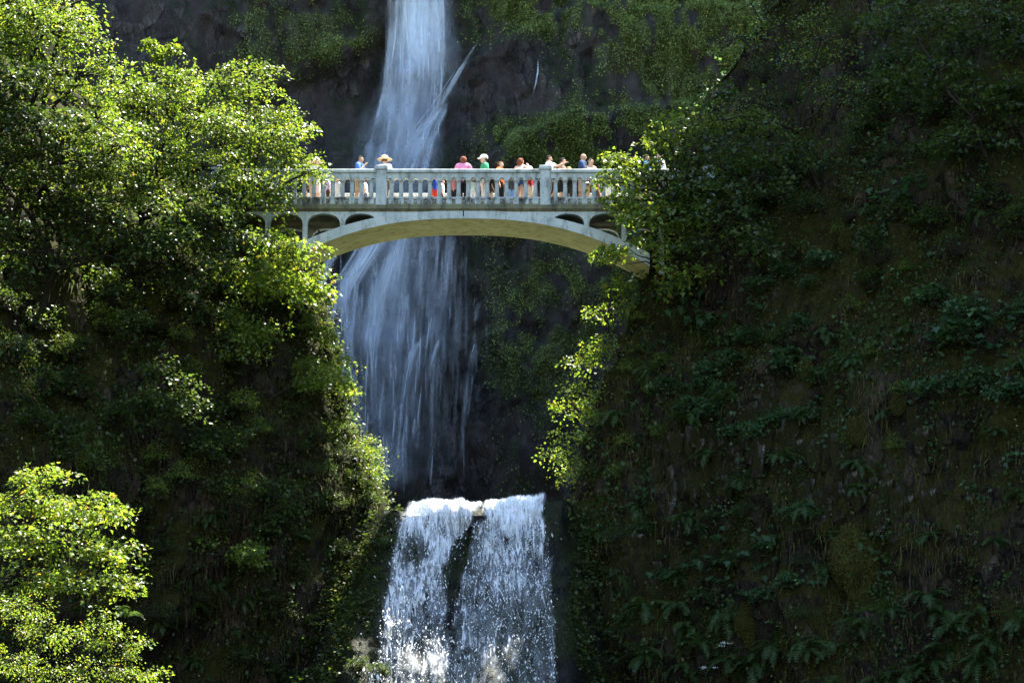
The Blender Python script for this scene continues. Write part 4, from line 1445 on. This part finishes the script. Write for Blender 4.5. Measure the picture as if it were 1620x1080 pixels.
# ---- bare rocks breaking through the moss: pieces of the cliff
def crag(seed):
    r = np.random.default_rng(seed)
    bm = bmesh.new()
    bmesh.ops.create_cube(bm, size=1)
    for v in bm.verts:
        v.co = Vector((v.co.x * .95, v.co.y * .9, v.co.z * 1.7)) + Vector(r.normal(0, .09, 3))
    for _ in range(5):
        n = Vector(unit(r.normal(size=3) + np.array([0, -.3, 0])))
        g = bmesh.ops.bisect_plane(bm, geom=bm.verts[:] + bm.edges[:] + bm.faces[:], plane_co=n * r.uniform(.42, .62), plane_no=n, clear_outer=True)
        ed = [e for e in g['geom_cut'] if isinstance(e, bmesh.types.BMEdge)]
        if ed:
            bmesh.ops.contextual_create(bm, geom=ed)
    bmesh.ops.bevel(bm, geom=bm.edges[:], offset=.02, segments=1, affect='EDGES', clamp_overlap=True)
    me = bpy.data.meshes.new('rock')
    bm.to_mesh(me)
    bm.free()
    me.materials.append(M['crag'])
    return me


CR = [crag(400 + i) for i in range(7)]


def rockset(n, box, which, wall, size, mind):
    spots = []
    for x, y, h, nr in poisson(max(2, n // 6), box, which, mind * 2.2):
        nc_ = RNG.integers(2, 5)
        for cc in range(nc_):
            top = RNG.uniform(-.8, .4)
            for rr in range(RNG.integers(1, 4)):
                s0 = size * 46
                h2, n2 = hit(x + (cc - nc_ / 2) * s0 * .62 + RNG.normal(0, 1.2), y + (rr + top) * s0 * 1.05 + RNG.normal(0, 1.5), which)
                if h2 is not None and (h2 - h).length < 3:
                    spots.append((0, 0, h2, nr))
    for x, y, h, nr in spots:
        o = bpy.data.objects.new('rock', CR[RNG.integers(len(CR))])
        COL.objects.link(o)
        o.parent = wall
        s = size * RNG.uniform(.7, 1.15)
        o.location = h + nr * s * RNG.uniform(-.12, .12)
        o.rotation_euler = (RNG.normal(0, .1), RNG.normal(0, .08), math.atan2(nr.y, nr.x) + math.pi / 2 + RNG.normal(0, .25))
        o.scale = (s * .72, s * .6, s * RNG.uniform(.7, 1.1))


for bx_ in ((1060, 665, 1160, 770), (1180, 630, 1310, 730), (1280, 730, 1350, 810)):
    rockset(42, bx_, 'R', wall_right, .58, 10)
rockset(24, (1410, 650, 1540, 830), 'R', wall_right, .55, 20)
rockset(40, (970, 830, 1060, 940), 'R', wall_right, .48, 12)
rockset(22, (440, 620, 530, 760), 'L', wall_left, .3, 16)
rockset(8, (610, 770, 640, 860), 'L', wall_left, .25, 12)

# ---- undergrowth, hanging moss, dead fronds: what nobody could count
def scatter(V, Fc, n, box, seed, keepf=None):
    r = np.random.default_rng(seed)
    tri = V[Fc[:, :3]]
    c = V[Fc].mean(1)
    px, py = PIX(c[:, 0], c[:, 1], c[:, 2])
    ok = (px > box[0]) & (px < box[2]) & (py > box[1]) & (py < box[3]) & (c[:, 1] > 60)
    nr = np.cross(tri[:, 1] - tri[:, 0], tri[:, 2] - tri[:, 0])
    area = np.linalg.norm(nr, axis=1)
    nr = unit(nr)
    flip = (nr * c).sum(1) > 0
    nr[flip] *= -1
    w = area * ok
    if keepf is not None:
        w = w * keepf(c, nr)
    w = w / w.sum()
    i = r.choice(len(Fc), n, p=w)
    a, b = r.random((n, 1)), r.random((n, 1))
    q = V[Fc[i]]
    pos = (q[:, 0] * (1 - a) + q[:, 1] * a) * (1 - b) + (q[:, 3] * (1 - a) + q[:, 2] * a) * b
    return pos, nr[i], r


def bare(c):
    """stretches of the right cliff where the rock breaks through."""
    px, py = PIX(c[:, 0], c[:, 1], c[:, 2])
    b = 0
    for x, y, a, h in ((1110, 720, 60, 55), (1240, 680, 75, 60), (1320, 770, 45, 50), (1430, 690, 28, 40), (1500, 790, 40, 50), (1010, 880, 45, 60), (1310, 500, 16, 80), (485, 690, 30, 50)):
        b = np.maximum(b, np.exp(-((px - x) / a) ** 2 - ((py - y) / h) ** 2))
    return 1 - .85 * sstep(.25, .6, b * (1 + .8 * fbm(c[:, 0] * 1.5, c[:, 1] * 1.5, c[:, 2], 571, 3)))


def clumpy(c, nr):
    f = fbm(c[:, 0] * .9, c[:, 1] * .9, c[:, 2] * .9, 501, 3)
    return (sstep(-.25, .25, f) * (0.35 + sstep(-.3, .5, nr[:, 2])) + .05) * bare(c)


def undergrowth(V, Fc, n, box, seed, size, mat, name='undergrowth', label='small leaved undergrowth and moss covering the gorge wall', tpl='oval', depth=.14, keepf=clumpy):
    pos, nr, r = scatter(V, Fc, n, box, seed, keepf)
    pos = pos + nr * r.exponential(depth, n)[:, None]
    d = nr * .7 + np.array([0, 0, -.5]) + r.normal(0, .55, (n, 3))
    nn = nr * .4 + np.array([0, 0, .8]) + r.normal(0, .5, (n, 3))
    Vv, Ff = leaves(pos, d, nn, size * r.uniform(.5, 1.4, n), tpl)
    link(name, toned(mesh_np(name, Vv, Ff), np.repeat(.45 * fbm(pos[:, 0] * .7, pos[:, 1] * .7, pos[:, 2] * .5, seed, 3), len(TPL[tpl][0]))), M[mat], kind='stuff', label=label)


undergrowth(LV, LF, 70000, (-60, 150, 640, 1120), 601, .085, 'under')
kS = lambda c, nr: clumpy(c, nr) * ((PIX(c[:, 0], c[:, 1], c[:, 2])[0] < np.interp(c[:, 2], [8, 14], [578, 622])) | (PIX(c[:, 0], c[:, 1], c[:, 2])[0] > 896))
undergrowth(STEP_V, STEP_F, 14000, (440, 780, 1000, 1120), 607, .085, 'under', keepf=kS)
undergrowth(STEP_V, STEP_F, 5000, (440, 780, 1000, 1120), 608, .12, 'dark', tpl='round', keepf=kS)
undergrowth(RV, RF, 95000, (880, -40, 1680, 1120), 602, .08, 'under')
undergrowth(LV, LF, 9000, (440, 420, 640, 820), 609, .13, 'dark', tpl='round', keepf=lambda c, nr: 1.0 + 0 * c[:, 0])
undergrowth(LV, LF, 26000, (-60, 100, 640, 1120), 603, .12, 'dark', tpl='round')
undergrowth(RV, RF, 14000, (880, -40, 1680, 1120), 610, .16, 'bluegreen', tpl='maple', depth=.25, keepf=lambda c, nr: bare(c) * sstep(.08, .35, fbm(c[:, 0] * .8, c[:, 1] * .8, c[:, 2] * .8, 523, 3)))
undergrowth(LV, LF, 16000, (-60, 250, 640, 1120), 611, .15, 'dark', tpl='maple', depth=.25, keepf=lambda c, nr: sstep(.05, .35, fbm(c[:, 0] * .8, c[:, 1] * .8, c[:, 2] * .8, 524, 3)))
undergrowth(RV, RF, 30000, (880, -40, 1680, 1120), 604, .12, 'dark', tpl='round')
undergrowth(RV, RF, 26000, (880, -40, 1680, 1120), 605, .07, 'moss', 'moss', 'yellow green moss in patches on the gorge wall', depth=.04, keepf=lambda c, nr: sstep(.12, .3, fbm(c[:, 0] * .6, c[:, 1] * .6, c[:, 2] * .35, 521, 3)))
undergrowth(LV, LF, 16000, (-60, 100, 640, 1120), 606, .07, 'moss', 'moss', 'yellow green moss in patches on the gorge wall', depth=.04, keepf=lambda c, nr: sstep(.12, .3, fbm(c[:, 0] * .6, c[:, 1] * .6, c[:, 2] * .35, 522, 3)))


def strands(V, Fc, n, box, seed, length, mat, name, label, keepf):
    """thin hanging stalks and dead fronds."""
    pos, nr, r = scatter(V, Fc, n, box, seed, keepf)
    L = length * r.uniform(.4, 1.4, n)
    w = r.uniform(.008, .02, n)
    side = unit(np.cross(nr, np.array([0, 0, 1.0])) + r.normal(0, .3, (n, 3)))
    P0 = pos + nr * .03
    P1 = pos + nr * (.10 + .12 * L)[:, None] + np.array([0, 0, -.25]) * L[:, None] + r.normal(0, .05, (n, 3))
    P2 = P1 + np.array([0, 0, -.75]) * L[:, None] + r.normal(0, .10, (n, 3)) * L[:, None]
    Vv = np.stack([P0 - side * w[:, None], P0 + side * w[:, None], P1 + side * w[:, None], P1 - side * w[:, None], P2], 1)
    k = np.arange(n)[:, None, None] * 5
    Ff = k + np.array([(0, 1, 2), (0, 2, 3), (3, 2, 4)])[None]
    link(name, mesh_np(name, Vv.reshape(-1, 3), Ff.reshape(-1, 3)), M[mat], kind='stuff', label=label)


def streaky(s, lo=.0):
    return lambda c, nr: bare(c) * sstep(lo, lo + .25, fbm(c[:, 0] * .9, c[:, 1] * .9, c[:, 2] * .3, s, 3)) + .02


strands(LV, LF, 9000, (200, 420, 480, 1000), 701, .55, 'dead', 'dead_fronds', 'brown dead fronds and roots hanging on the left wall', streaky(531, .05))
strands(RV, RF, 9000, (880, 300, 1640, 1100), 702, .5, 'dead', 'dead_fronds', 'brown dead fronds hanging on the right cliff', streaky(532, .1))
strands(RV, RF, 14000, (880, 0, 1640, 1100), 703, .45, 'moss', 'hanging_moss', 'stringy moss hanging down the right cliff', streaky(533, 0))
strands(LV, LF, 9000, (-40, 300, 620, 1100), 704, .45, 'under', 'hanging_moss', 'stringy moss and grass hanging down the left wall', streaky(534, 0))

# moss carpets of the far cliff
cx_, cz_ = RNG.uniform(-16, 16, 700000), RNG.uniform(14, 47, 700000)
kp = RNG.random(len(cx_)) < moss_cover(cx_, cz_) * .9
cx_, cz_ = cx_[kp][:210000], cz_[kp][:210000]
n = len(cx_)
pos = np.stack([cx_, cliff_y(cx_, cz_) - RNG.exponential(.10, n) - .02, cz_], -1)
Vv, Ff = leaves(pos, np.array([0, -.7, -.5]) + RNG.normal(0, .55, (n, 3)), np.array([0, -.4, .8]) + RNG.normal(0, .5, (n, 3)), RNG.uniform(.06, .17, n), 'oval')
link('moss', toned(mesh_np('moss', Vv, Ff), np.repeat(.5 * fbm(cx_ * .8, 0 * cx_, cz_ * .8, 561, 3) - .05, 4)), M['cliffmoss'], kind='stuff', label='green moss carpet on the far cliff right and left of the fall')

# ---- white flowering plants by the ferns
for q, (px, py, lab) in enumerate([(1135, 1030, 'white flowering umbel plant among the ferns, left one of the pair'), (1158, 1038, 'white flowering umbel plant among the ferns, right one of the pair')]):
    h, nr = hit(px, py, 'R')
    h = h + nr * 1.0
    r = empty('flowering_plant', h, lab, 'flower')
    st, pts = [], []
    for j in range(3):
        tip = np.array([RNG.normal(0, .12), RNG.normal(0, .1), RNG.uniform(.0, .25)])
        st.append(tube(bent((0, .2, -.5), tip, .05, 4, j), .008, .005, 4))
        a = RNG.normal(0, 1, (26, 3)) * np.array([.055, .055, .015]) + tip
        pts.append(a)
        for b in a[::3]:
            st.append(tube([tip - np.array([0, 0, .07]), b], .003, .002, 3))
    p = np.concatenate(pts)
    fh = link('flower_head', mesh_np('flower_head', *leaves(p, RNG.normal(0, 1, (len(p), 3)), np.array([0, -.5, 1]) + RNG.normal(0, .3, (len(p), 3)), np.full(len(p), .035), 'round')), M['petal'], r)
    fh['kind'] = 'stuff'
    link('stems', mesh_np('stems', *merge([s_ for s_ in st if True and s_[1].shape[1] == 4]), True), M['fern'], r)
# ------------------------------------------------------------------ people on the bridge
CLOTH = {}


def cloth(col, skin=False):
    k = tuple(round(c, 3) for c in col)
    if k not in CLOTH:
        CLOTH[k] = plain('fabric', col, 0.85 if not skin else 0.55, 0.06, 20)
    return CLOTH[k]


SKIN = {'light': (0.52, 0.33, 0.24), 'tan': (0.40, 0.24, 0.16), 'brown': (0.27, 0.155, 0.10)}
HAIR = {'dark': (0.018, 0.014, 0.012), 'auburn': (0.14, 0.045, 0.02), 'brown': (0.07, 0.04, 0.022), 'blond': (0.40, 0.27, 0.13), 'grey': (0.3, 0.28, 0.26)}
ARMS = {  # elbow, wrist offsets from the shoulder (x out, y forward is negative, z), in body heights
    'down': ((.035, .01, -.175), (.045, -.045, -.33)),
    'rail': ((.05, -.05, -.155), (.02, -.185, -.165)),
    'face': ((.045, -.06, -.15), (-.055, -.125, -.005)),
    'out': ((.06, -.15, -.06), (.03, -.28, .01)),
    'fold': ((.05, .0, -.165), (-.075, -.09, -.15)),
    'up': ((.06, -.06, -.12), (-.02, -.14, .06)),
}


def skin_body(h, arms, lean, stride, child):
    """One continuous figure: vertices with radii, skinned. Units are body heights. Faces -y."""
    hs = 1.0 if not child else 1.22
    V, R, E, T = [], [], [], []

    def v(p, r, t, par=None):
        V.append(Vector(p))
        R.append(r)
        T.append(t)
        if par is not None:
            E.append((par, len(V) - 1))
        return len(V) - 1

    def ln(z):
        return -lean * (z - .52)
    pel = v((0, 0, .52), .078, 'hip')
    w = v((0, ln(.61), .61), .068, 'torso', pel)
    ch = v((0, ln(.71), .71), .078, 'torso', w)
    nb = v((0, ln(.80), .80), .052, 'torso', ch)
    nk = v((0, ln(.85) - .004, .852), .031, 'neck', nb)
    jaw = v((0, ln(.89) - .012, .892), .047 * hs, 'head', nk)
    hd = v((0, ln(.93) - .004, .935), .062 * hs, 'head', jaw)
    v((0, ln(.96), .975), .034 * hs, 'head', hd)
    v((0, ln(.90) - .012 - .062 * hs, .905), .011 * hs, 'nose', jaw)
    for s in (-1, 1):
        a = ARMS[arms[0] if s < 0 else arms[1]]
        sh = v((s * .108, ln(.795), .798), .038, 'uarm', nb)
        el = v((s * (.105 + a[0][0]), ln(.79) + a[0][1], .79 + a[0][2]), .026, 'farm', sh)
        wr = v((s * (.105 + a[1][0]), ln(.79) + a[1][1], .79 + a[1][2]), .017, 'hand', el)
        d = (V[wr] - V[el]).normalized()
        side = d.cross(Vector((0, 0, 1)))
        side = side.normalized() if side.length > .2 else Vector((0, 1, 0))
        pm = v(V[wr] + d * .035, .019, 'hand', wr)
        curl = d.cross(side)
        for q in range(4):
            b = V[pm] + side * (.014 * (q - 1.5) / 1.5) + d * .022
            f = v(b, .0062, 'hand', pm)
            L = (.026, .032, .030, .022)[q]
            v(b + d * L * .8 + curl * L * .5, .005, 'hand', f)
        th = v(V[wr] + d * .022 + side * .022, .007, 'hand', wr)
        v(V[th] + d * .02 + side * .012 + curl * .006, .0055, 'hand', th)
    for s in (-1, 1):
        st = stride * s
        hp = v((s * .048, 0, .475), .062, 'thigh', pel)
        kn = v((s * .055, -st * .5 - .006, .275), .041, 'calf', hp)
        ca = v((s * .055, -st * .55 + .012, .19), .036, 'calf', kn)
        an = v((s * .056, -st * .7, .045), .024, 'foot', ca)
        v((s * .062, -st * .7 - .075, .018), .021, 'foot', an)
        v((s * .056, -st * .7 + .022, .022), .022, 'foot', an)
    me = bpy.data.meshes.new('person')
    me.from_pydata([tuple(p * h) for p in V], E, [])
    o = bpy.data.objects.new('person', me)
    COL.objects.link(o)
    m = o.modifiers.new('skin', 'SKIN')
    m.use_smooth_shade = True
    for i, sv in enumerate(me.skin_vertices[0].data):
        sv.radius = (R[i] * h, R[i] * h)
        sv.use_root = (i == 0)
    ss = o.modifiers.new('sub', 'SUBSURF')
    ss.levels = ss.render_levels = 1
    dg = bpy.context.evaluated_depsgraph_get()
    dg.update()
    out = bpy.data.meshes.new_from_object(o.evaluated_get(dg))
    bpy.data.objects.remove(o)
    bpy.data.meshes.remove(me)
    # which bone is each face on?
    segs = [(V[a] * h, V[b] * h, T[b]) for a, b in E]
    A = np.array([s[0][:] for s in segs])
    B = np.array([s[1][:] for s in segs])
    nv = len(out.vertices)
    co = np.zeros(nv * 3)
    out.vertices.foreach_get('co', co)
    co = co.reshape(-1, 3)
    fc = np.array([np.mean(co[list(p.vertices)], axis=0) for p in out.polygons])
    ab = B - A
    t = ((fc[:, None] - A[None]) * ab[None]).sum(-1) / np.maximum((ab * ab).sum(-1), 1e-9)[None]
    t = np.clip(t, 0, 1)
    dist = np.linalg.norm(fc[:, None] - (A[None] + t[..., None] * ab[None]), axis=-1)
    bi = dist.argmin(1)
    return out, fc / h, np.array([segs[i][2] for i in bi]), t[np.arange(len(bi)), bi], V, h


def shell(body, mask, off, name, mat, parent):
    vs = {}
    Vn, Fn = [], []
    for p in body.polygons:
        if not mask[p.index]:
            continue
        f = []
        for i in p.vertices:
            if i not in vs:
                vs[i] = len(Vn)
                q = body.vertices[i]
                Vn.append(tuple(q.co + q.normal * off))
            f.append(vs[i])
        Fn.append(f)
    if not Fn:
        return None
    me = bpy.data.meshes.new(name)
    me.from_pydata(Vn, [], Fn)
    me.update()
    for p in me.polygons:
        p.use_smooth = True
    return link(name, me, mat, parent)


def person(px, py_top, Y, face, label, top, bottom, hair='dark', skin='light', hat=None, arms=('down', 'down'), sleeve=0.8, legs='shorts', style='short', lean=0.03, stride=0.04, child=False, h=None):
    """px, py_top: where the crown of the head shows; the feet are on the deck."""
    zd = BZ(319)
    p = P(px, py_top - (4 if py_top < 262 else 2), Y)
    if h is None:
        h = p.z - zd
    hb = h - (0.05 if hat else 0.015)
    body, fc, bone, t, V, _ = skin_body(hb, arms, lean, stride, child)
    o = link('person', body, cloth(SKIN[skin], True), None, None, label, 'person', 'visitors on the bridge')
    o.location = (p.x, Y, zd)
    o.rotation_euler = (0, 0, face)
    z = fc[:, 2]
    x, y = fc[:, 0], fc[:, 1]
    hipm = (bone == 'hip') | ((bone == 'torso') & (z < .585))
    shirt = ((bone == 'torso') & (z > .50)) | ((bone == 'uarm') & True) | ((bone == 'hip') & (z > .53)) | ((bone == 'neck') & (z < .825))
    if sleeve > 0:
        shirt |= (bone == 'farm') & (t < sleeve)
        if sleeve > 1:
            shirt |= (bone == 'hand') & (t < .8) & (z < 2) & (np.abs(x) > .0) & (bone == 'farm')
    else:
        shirt &= ~((bone == 'uarm') & (np.abs(x) > .085))
        shirt &= z < .80
    lz = {'shorts': .30, 'pants': .05, 'skirt': .33, 'mini': .40}[legs]
    pants = hipm | (bone == 'thigh') | ((bone == 'calf') & (z > lz))
    pants &= z < .58
    pants &= z > lz
    shell(body, pants, .010 * h, {'shorts': 'shorts', 'pants': 'trousers', 'skirt': 'skirt', 'mini': 'shorts'}[legs], cloth(bottom), o)
    shell(body, shirt, .016 * h, 'shirt', cloth(top), o)
    shell(body, (bone == 'foot') & (z < .06), .006 * h, 'shoes', cloth((.05, .05, .055)), o)
    hc = np.array(V[6][:])
    rel = fc - hc
    hsz = .062 * (1.22 if child else 1)
    isH = (bone == 'head') | (bone == 'neck')
    if style != 'bald':
        if style == 'short':
            hm = isH & ((rel[:, 2] > .022) | ((rel[:, 1] > .012) & (rel[:, 2] > -.045)))
        else:
            hm = isH & ((rel[:, 2] > .024) | ((rel[:, 1] > -.006) & (rel[:, 2] > -.09)))
        hr = shell(body, hm, .013 * h, 'hair', cloth(HAIR[hair]), o)
        if style in ('long', 'pony'):
            rg = [(.010, 0), (.030, -.02), (.046, -.05), (.050, -.09), (.040, -.135), (.018, -.165)] if style == 'long' else [(.008, .0), (.024, -.01), (.026, -.05), (.020, -.10), (.006, -.14)]
            vf = lathe([(r * hb, zz * hb) for r, zz in rg], 10)
            me = bpy.data.meshes.new('hair')
            me.from_pydata([(a * 1.25, b * .75, c) for a, b, c in vf[0]], [], vf[1])
            me.update()
            for q in me.polygons:
                q.use_smooth = True
            hl = link('hair', me, cloth(HAIR[hair]), o)
            hl.location = (hc[0] * hb, (hc[1] + (.040 if style == 'long' else .058)) * hb, (hc[2] + .035) * hb)
    for s in (-1, 1):
        bm = bmesh.new()
        bmesh.ops.create_icosphere(bm, subdivisions=1, radius=.0085 * hb)
        me = bpy.data.meshes.new('eye')
        bm.to_mesh(me)
        bm.free()
        e = link('eye', me, cloth((.012, .01, .01)), o)
        e.location = (s * .020 * hb, (hc[1] - hsz * .80) * hb, (hc[2] - .012) * hb)
        bm = bmesh.new()
        bmesh.ops.create_icosphere(bm, subdivisions=1, radius=.014 * hb)
        me = bpy.data.meshes.new('ear')
        bm.to_mesh(me)
        bm.free()
        e = link('ear', me, cloth(SKIN[skin], True), o)
        e.location = (s * hsz * .93 * hb, (hc[1] + .004) * hb, (hc[2] - .014) * hb)
        e.scale = (.4, .8, 1.2)
    bm = bmesh.new()
    bmesh.ops.create_icosphere(bm, subdivisions=1, radius=.012 * hb)
    me = bpy.data.meshes.new('mouth')
    bm.to_mesh(me)
    bm.free()
    e = link('mouth', me, cloth((.28, .10, .09)), o)
    e.location = (0, (hc[1] - hsz * .86) * hb, (hc[2] - .052) * hb)
    e.scale = (1.2, .4, .35)
    if hat:
        kind, hcol = hat
        R = hsz * 1.16
        if kind == 'brim':
            rg = [(R * 2.1, -.014), (R * 2.0, -.004), (R * 1.06, .010), (R * 1.0, .03), (R * .85, .062), (R * .4, .075)]
        elif kind == 'cap':
            rg = [(R * 1.08, -.006), (R * 1.06, .012), (R * .96, .038), (R * .7, .06), (R * .2, .07)]
        vf = lathe([(r * hb, zz * hb) for r, zz in rg], 16)
        parts = [(vf[0], vf[1])]
        if kind == 'cap':
            n = 9
            ring = [(R * 1.04 * math.sin(a), -R * 1.04 * math.cos(a)) for a in np.linspace(-1.15, 1.15, n)]
            outr = [(R * 1.0 * math.sin(a), -R * 1.75 * math.cos(a * .8) - .0) for a in np.linspace(-1.15, 1.15, n)]
            vv = [(a * hb, b * hb, .006 * hb) for a, b in ring] + [(a * hb, b * hb, -.012 * hb) for a, b in outr]
            vv += [(a, b, c + .006 * hb) for a, b, c in vv]
            m = 2 * n
            ff = [[i, i + 1, n + i + 1, n + i] for i in range(n - 1)] + [[m + i, m + n + i, m + n + i + 1, m + i + 1] for i in range(n - 1)] + [[n + i, n + i + 1, m + n + i + 1, m + n + i] for i in range(n - 1)]
            parts.append((vv, ff))
        vf = join(parts)
        me = bpy.data.meshes.new('hat')
        me.from_pydata(vf[0], [], vf[1])
        me.update()
        for q in me.polygons:
            q.use_smooth = True
        ho = link('hat', me, cloth(hcol), o)
        ho.location = (0, hc[1] * hb, (hc[2] + .012) * hb)
    return o


def backpack(owner, h, col, label):
    bm = bmesh.new()
    bmesh.ops.create_cube(bm, size=1)
    for v in bm.verts:
        k = .82 if v.co.z > 0 else 1.0
        v.co = Vector((v.co.x * .30 * k, v.co.y * (.17 if v.co.z < 0 else .12), v.co.z * .44))
    bmesh.ops.bevel(bm, geom=bm.edges[:], offset=.05, segments=2, affect='EDGES')
    me = bpy.data.meshes.new('backpack')
    bm.to_mesh(me)
    bm.free()
    r = owner.rotation_euler.z
    back = Vector((math.sin(r) * -1, math.cos(r), 0))
    e = empty('backpack', owner.location + back * .22 + Vector((0, 0, .48 * h)), label, 'backpack', None, r)
    b = link('bag', me, cloth(col), e)
    b.location = (0, 0, .24)
    pk = bpy.data.meshes.new('pocket')
    vf = boxp(-.10, .10, .075, .11, -.16, .03)
    bm = bmesh.new()
    vs = [bm.verts.new(v) for v in vf[0]]
    for f in vf[1]:
        bm.faces.new([vs[i] for i in f])
    bmesh.ops.recalc_face_normals(bm, faces=bm.faces)
    bmesh.ops.bevel(bm, geom=bm.edges[:], offset=.015, segments=1, affect='EDGES')
    bm.to_mesh(pk)
    bm.free()
    q = link('pocket', pk, cloth(tuple(c * .8 for c in col)), e)
    q.location = (0, 0, .24)
    for s in (-1, 1):
        tv = tube([(s * .10, -.05, .44), (s * .11, -.16, .47), (s * .115, -.27, .38), (s * .12, -.24, .16), (s * .13, -.08, .05)], .016, .016, 5)
        link('strap', mesh_np('strap', *tv, True), cloth(tuple(c * .7 for c in col)), e)
    return e


AWAY, FRONT, RIGHT, LEFT = math.pi, 0.0, math.pi / 2, -math.pi / 2
W_, K_ = (.72, .72, .72), (.015, .015, .017)
# left to right along the parapet
person(432, 283, 100.75, AWAY + .3, 'child in white and blue half hidden by maple leaves at the left bridge end', (.68, .72, .8), (.12, .2, .45), 'brown', child=True)
person(483, 281, 101.0, RIGHT, 'small child in black top and tan shorts, first beside the leaves at the left end', K_, (.55, .36, .2), 'dark', 'tan', child=True, arms=('down', 'fold'))
person(499, 253, 101.2, FRONT + .6, 'person in pale pink sun hat and white blouse beside the maple leaves', (.72, .66, .64), (.62, .5, .46), 'blond', hat=('brim', (.75, .58, .55)), legs='skirt')
person(519, 282, 100.7, RIGHT + .3, 'child in white and purple top with dark brown trousers near the left end', (.55, .45, .7), (.06, .03, .025), 'blond', child=True, legs='pants')
person(534, 283, 100.75, FRONT, 'toddler in white shirt and pale grey shorts left of the boy in blue', (.74, .72, .7), (.5, .53, .56), 'brown', child=True)
person(569, 249, 100.75, RIGHT - .35, 'dark haired man in a blue t-shirt with one hand at his face', (.06, .13, .38), (.42, .33, .22), 'dark', 'tan', arms=('face', 'rail'))
person(578, 284, 101.5, LEFT, 'child in long white shirt just behind the man in blue', (.7, .72, .72), (.1, .12, .18), 'dark', child=True)
person(608, 249, 100.7, AWAY - .35, 'person in a straw sun hat and white shirt behind the left bridge post', (.72, .72, .76), (.06, .05, .05), 'brown', hat=('brim', (.62, .43, .24)), sleeve=1.0, legs='pants')
person(687, 278, 100.7, FRONT + .5, 'child in a blue t-shirt and red shorts by the middle of the parapet', (.03, .08, .42), (.5, .04, .025), 'dark', 'light', child=True)
person(699, 285, 101.3, RIGHT, 'small child in white beside the one in red shorts', (.72, .74, .78), (.03, .03, .04), 'dark', child=True)
person(719, 279, 100.7, FRONT - .4, 'child in red and white patterned top left of the woman in pink', (.5, .2, .2), K_, 'auburn', child=True, legs='pants')
person(733, 249, 100.8, AWAY, 'auburn haired woman in a pink top seen from behind', (.62, .22, .36), K_, 'auburn', arms=('rail', 'rail'), legs='pants', style='long')
p1 = person(767, 248, 101.0, LEFT + .3, 'person in a white sun cap and green t-shirt carrying a backpack', (.06, .30, .14), (.55, .53, .5), 'brown', hat=('cap', (.70, .72, .70)), legs='pants')
backpack(p1, 1.6, (.02, .025, .05), 'dark backpack on the back of the person in green')
person(748, 283, 100.65, AWAY + .4, 'child in pale green and white stripes right of the woman in pink', (.6, .7, .64), (.66, .6, .6), 'blond', child=True, legs='pants')
person(777, 276, 100.7, RIGHT + .2, 'teenager in black with bare tanned legs right of the person in green', K_, (.03, .025, .025), 'dark', 'tan', legs='mini')
person(791, 258, 100.85, RIGHT - .4, 'auburn haired girl in an orange top and black leggings', (.72, .13, .03), K_, 'auburn', legs='pants', style='pony')
person(809, 280, 100.65, AWAY + .2, 'child in dark grey shirt and blue white shorts', (.075, .085, .10), (.18, .30, .55), 'auburn', child=True)
person(823, 252, 100.75, AWAY - .5, 'red haired woman in a white strap top and denim shorts', (.68, .66, .66), (.05, .09, .22), 'auburn', 'light', arms=('up', 'down'), sleeve=0, legs='mini', style='long')
person(837, 264, 100.7, FRONT + .5, 'boy in red t-shirt, khaki shorts and a white cap', (.45, .02, .03), (.60, .50, .40), 'dark', hat=('cap', (.7, .7, .72)), child=False)
person(867, 248, 101.0, RIGHT, 'dark haired man in white t-shirt stretching an arm out behind the right post', (.72, .73, .75), (.06, .06, .07), 'dark', 'tan', arms=('out', 'rail'))
person(889, 252, 100.9, RIGHT + .1, 'dark haired man with bare shoulders in a beige vest right of the post', (.45, .36, .27), K_, 'dark', 'light', sleeve=0, arms=('rail', 'down'))
person(900, 264, 100.75, AWAY, 'fair haired short person in black between two men', K_, (.04, .035, .035), 'blond', 'light', legs='pants')
p2 = person(921, 245, 101.0, RIGHT - .2, 'shaven headed man in a navy t-shirt, tallest at the right', (.025, .05, .11), (.5, .38, .26), 'dark', 'tan', style='bald', arms=('rail', 'down'))
backpack(p2, 1.7, (.08, .03, .16), 'purple backpack on the back of the shaven headed man')
person(934, 253, 100.8, FRONT + .25, 'dark haired woman in a white sleeveless top turning to the viewer', (.74, .74, .75), (.14, .03, .04), 'dark', 'tan', sleeve=0, legs='mini')
person(877, 281, 101.6, LEFT, 'child in black behind the man in the beige vest', K_, (.03, .03, .035), 'dark', 'tan', child=True, legs='pants')
person(912, 279, 101.7, AWAY + .5, 'child in a charcoal shirt behind the shaven headed man', (.03, .032, .036), K_, 'brown', 'tan', child=True, legs='pants')
person(946, 280, 101.5, RIGHT, 'child in dark green between the woman in white and the end leaves', (.03, .06, .035), (.05, .05, .06), 'dark', 'tan', child=True)
person(757, 276, 101.8, LEFT, 'teenager in a dark grey hooded top behind the person in green', (.05, .05, .055), (.02, .025, .05), 'dark', 'light', legs='pants')
person(850, 277, 101.6, AWAY, 'teenager in black just left of the right bridge post', K_, (.05, .04, .04), 'brown', 'light')
person(962, 270, 100.75, AWAY - .2, 'person in navy shirt and white shorts by the right end leaves', (.02, .045, .20), (.7, .7, .68), 'dark', 'tan')
person(1021, 247, 100.9, RIGHT, 'person in a bright blue shirt behind the maple leaves at the right end', (.02, .16, .55), (.3, .3, .3), 'dark', 'tan')
person(1046, 243, 101.2, LEFT, 'bald person among the leaves at the far right end of the bridge', (.6, .6, .6), (.1, .1, .12), 'dark', 'light', style='bald')
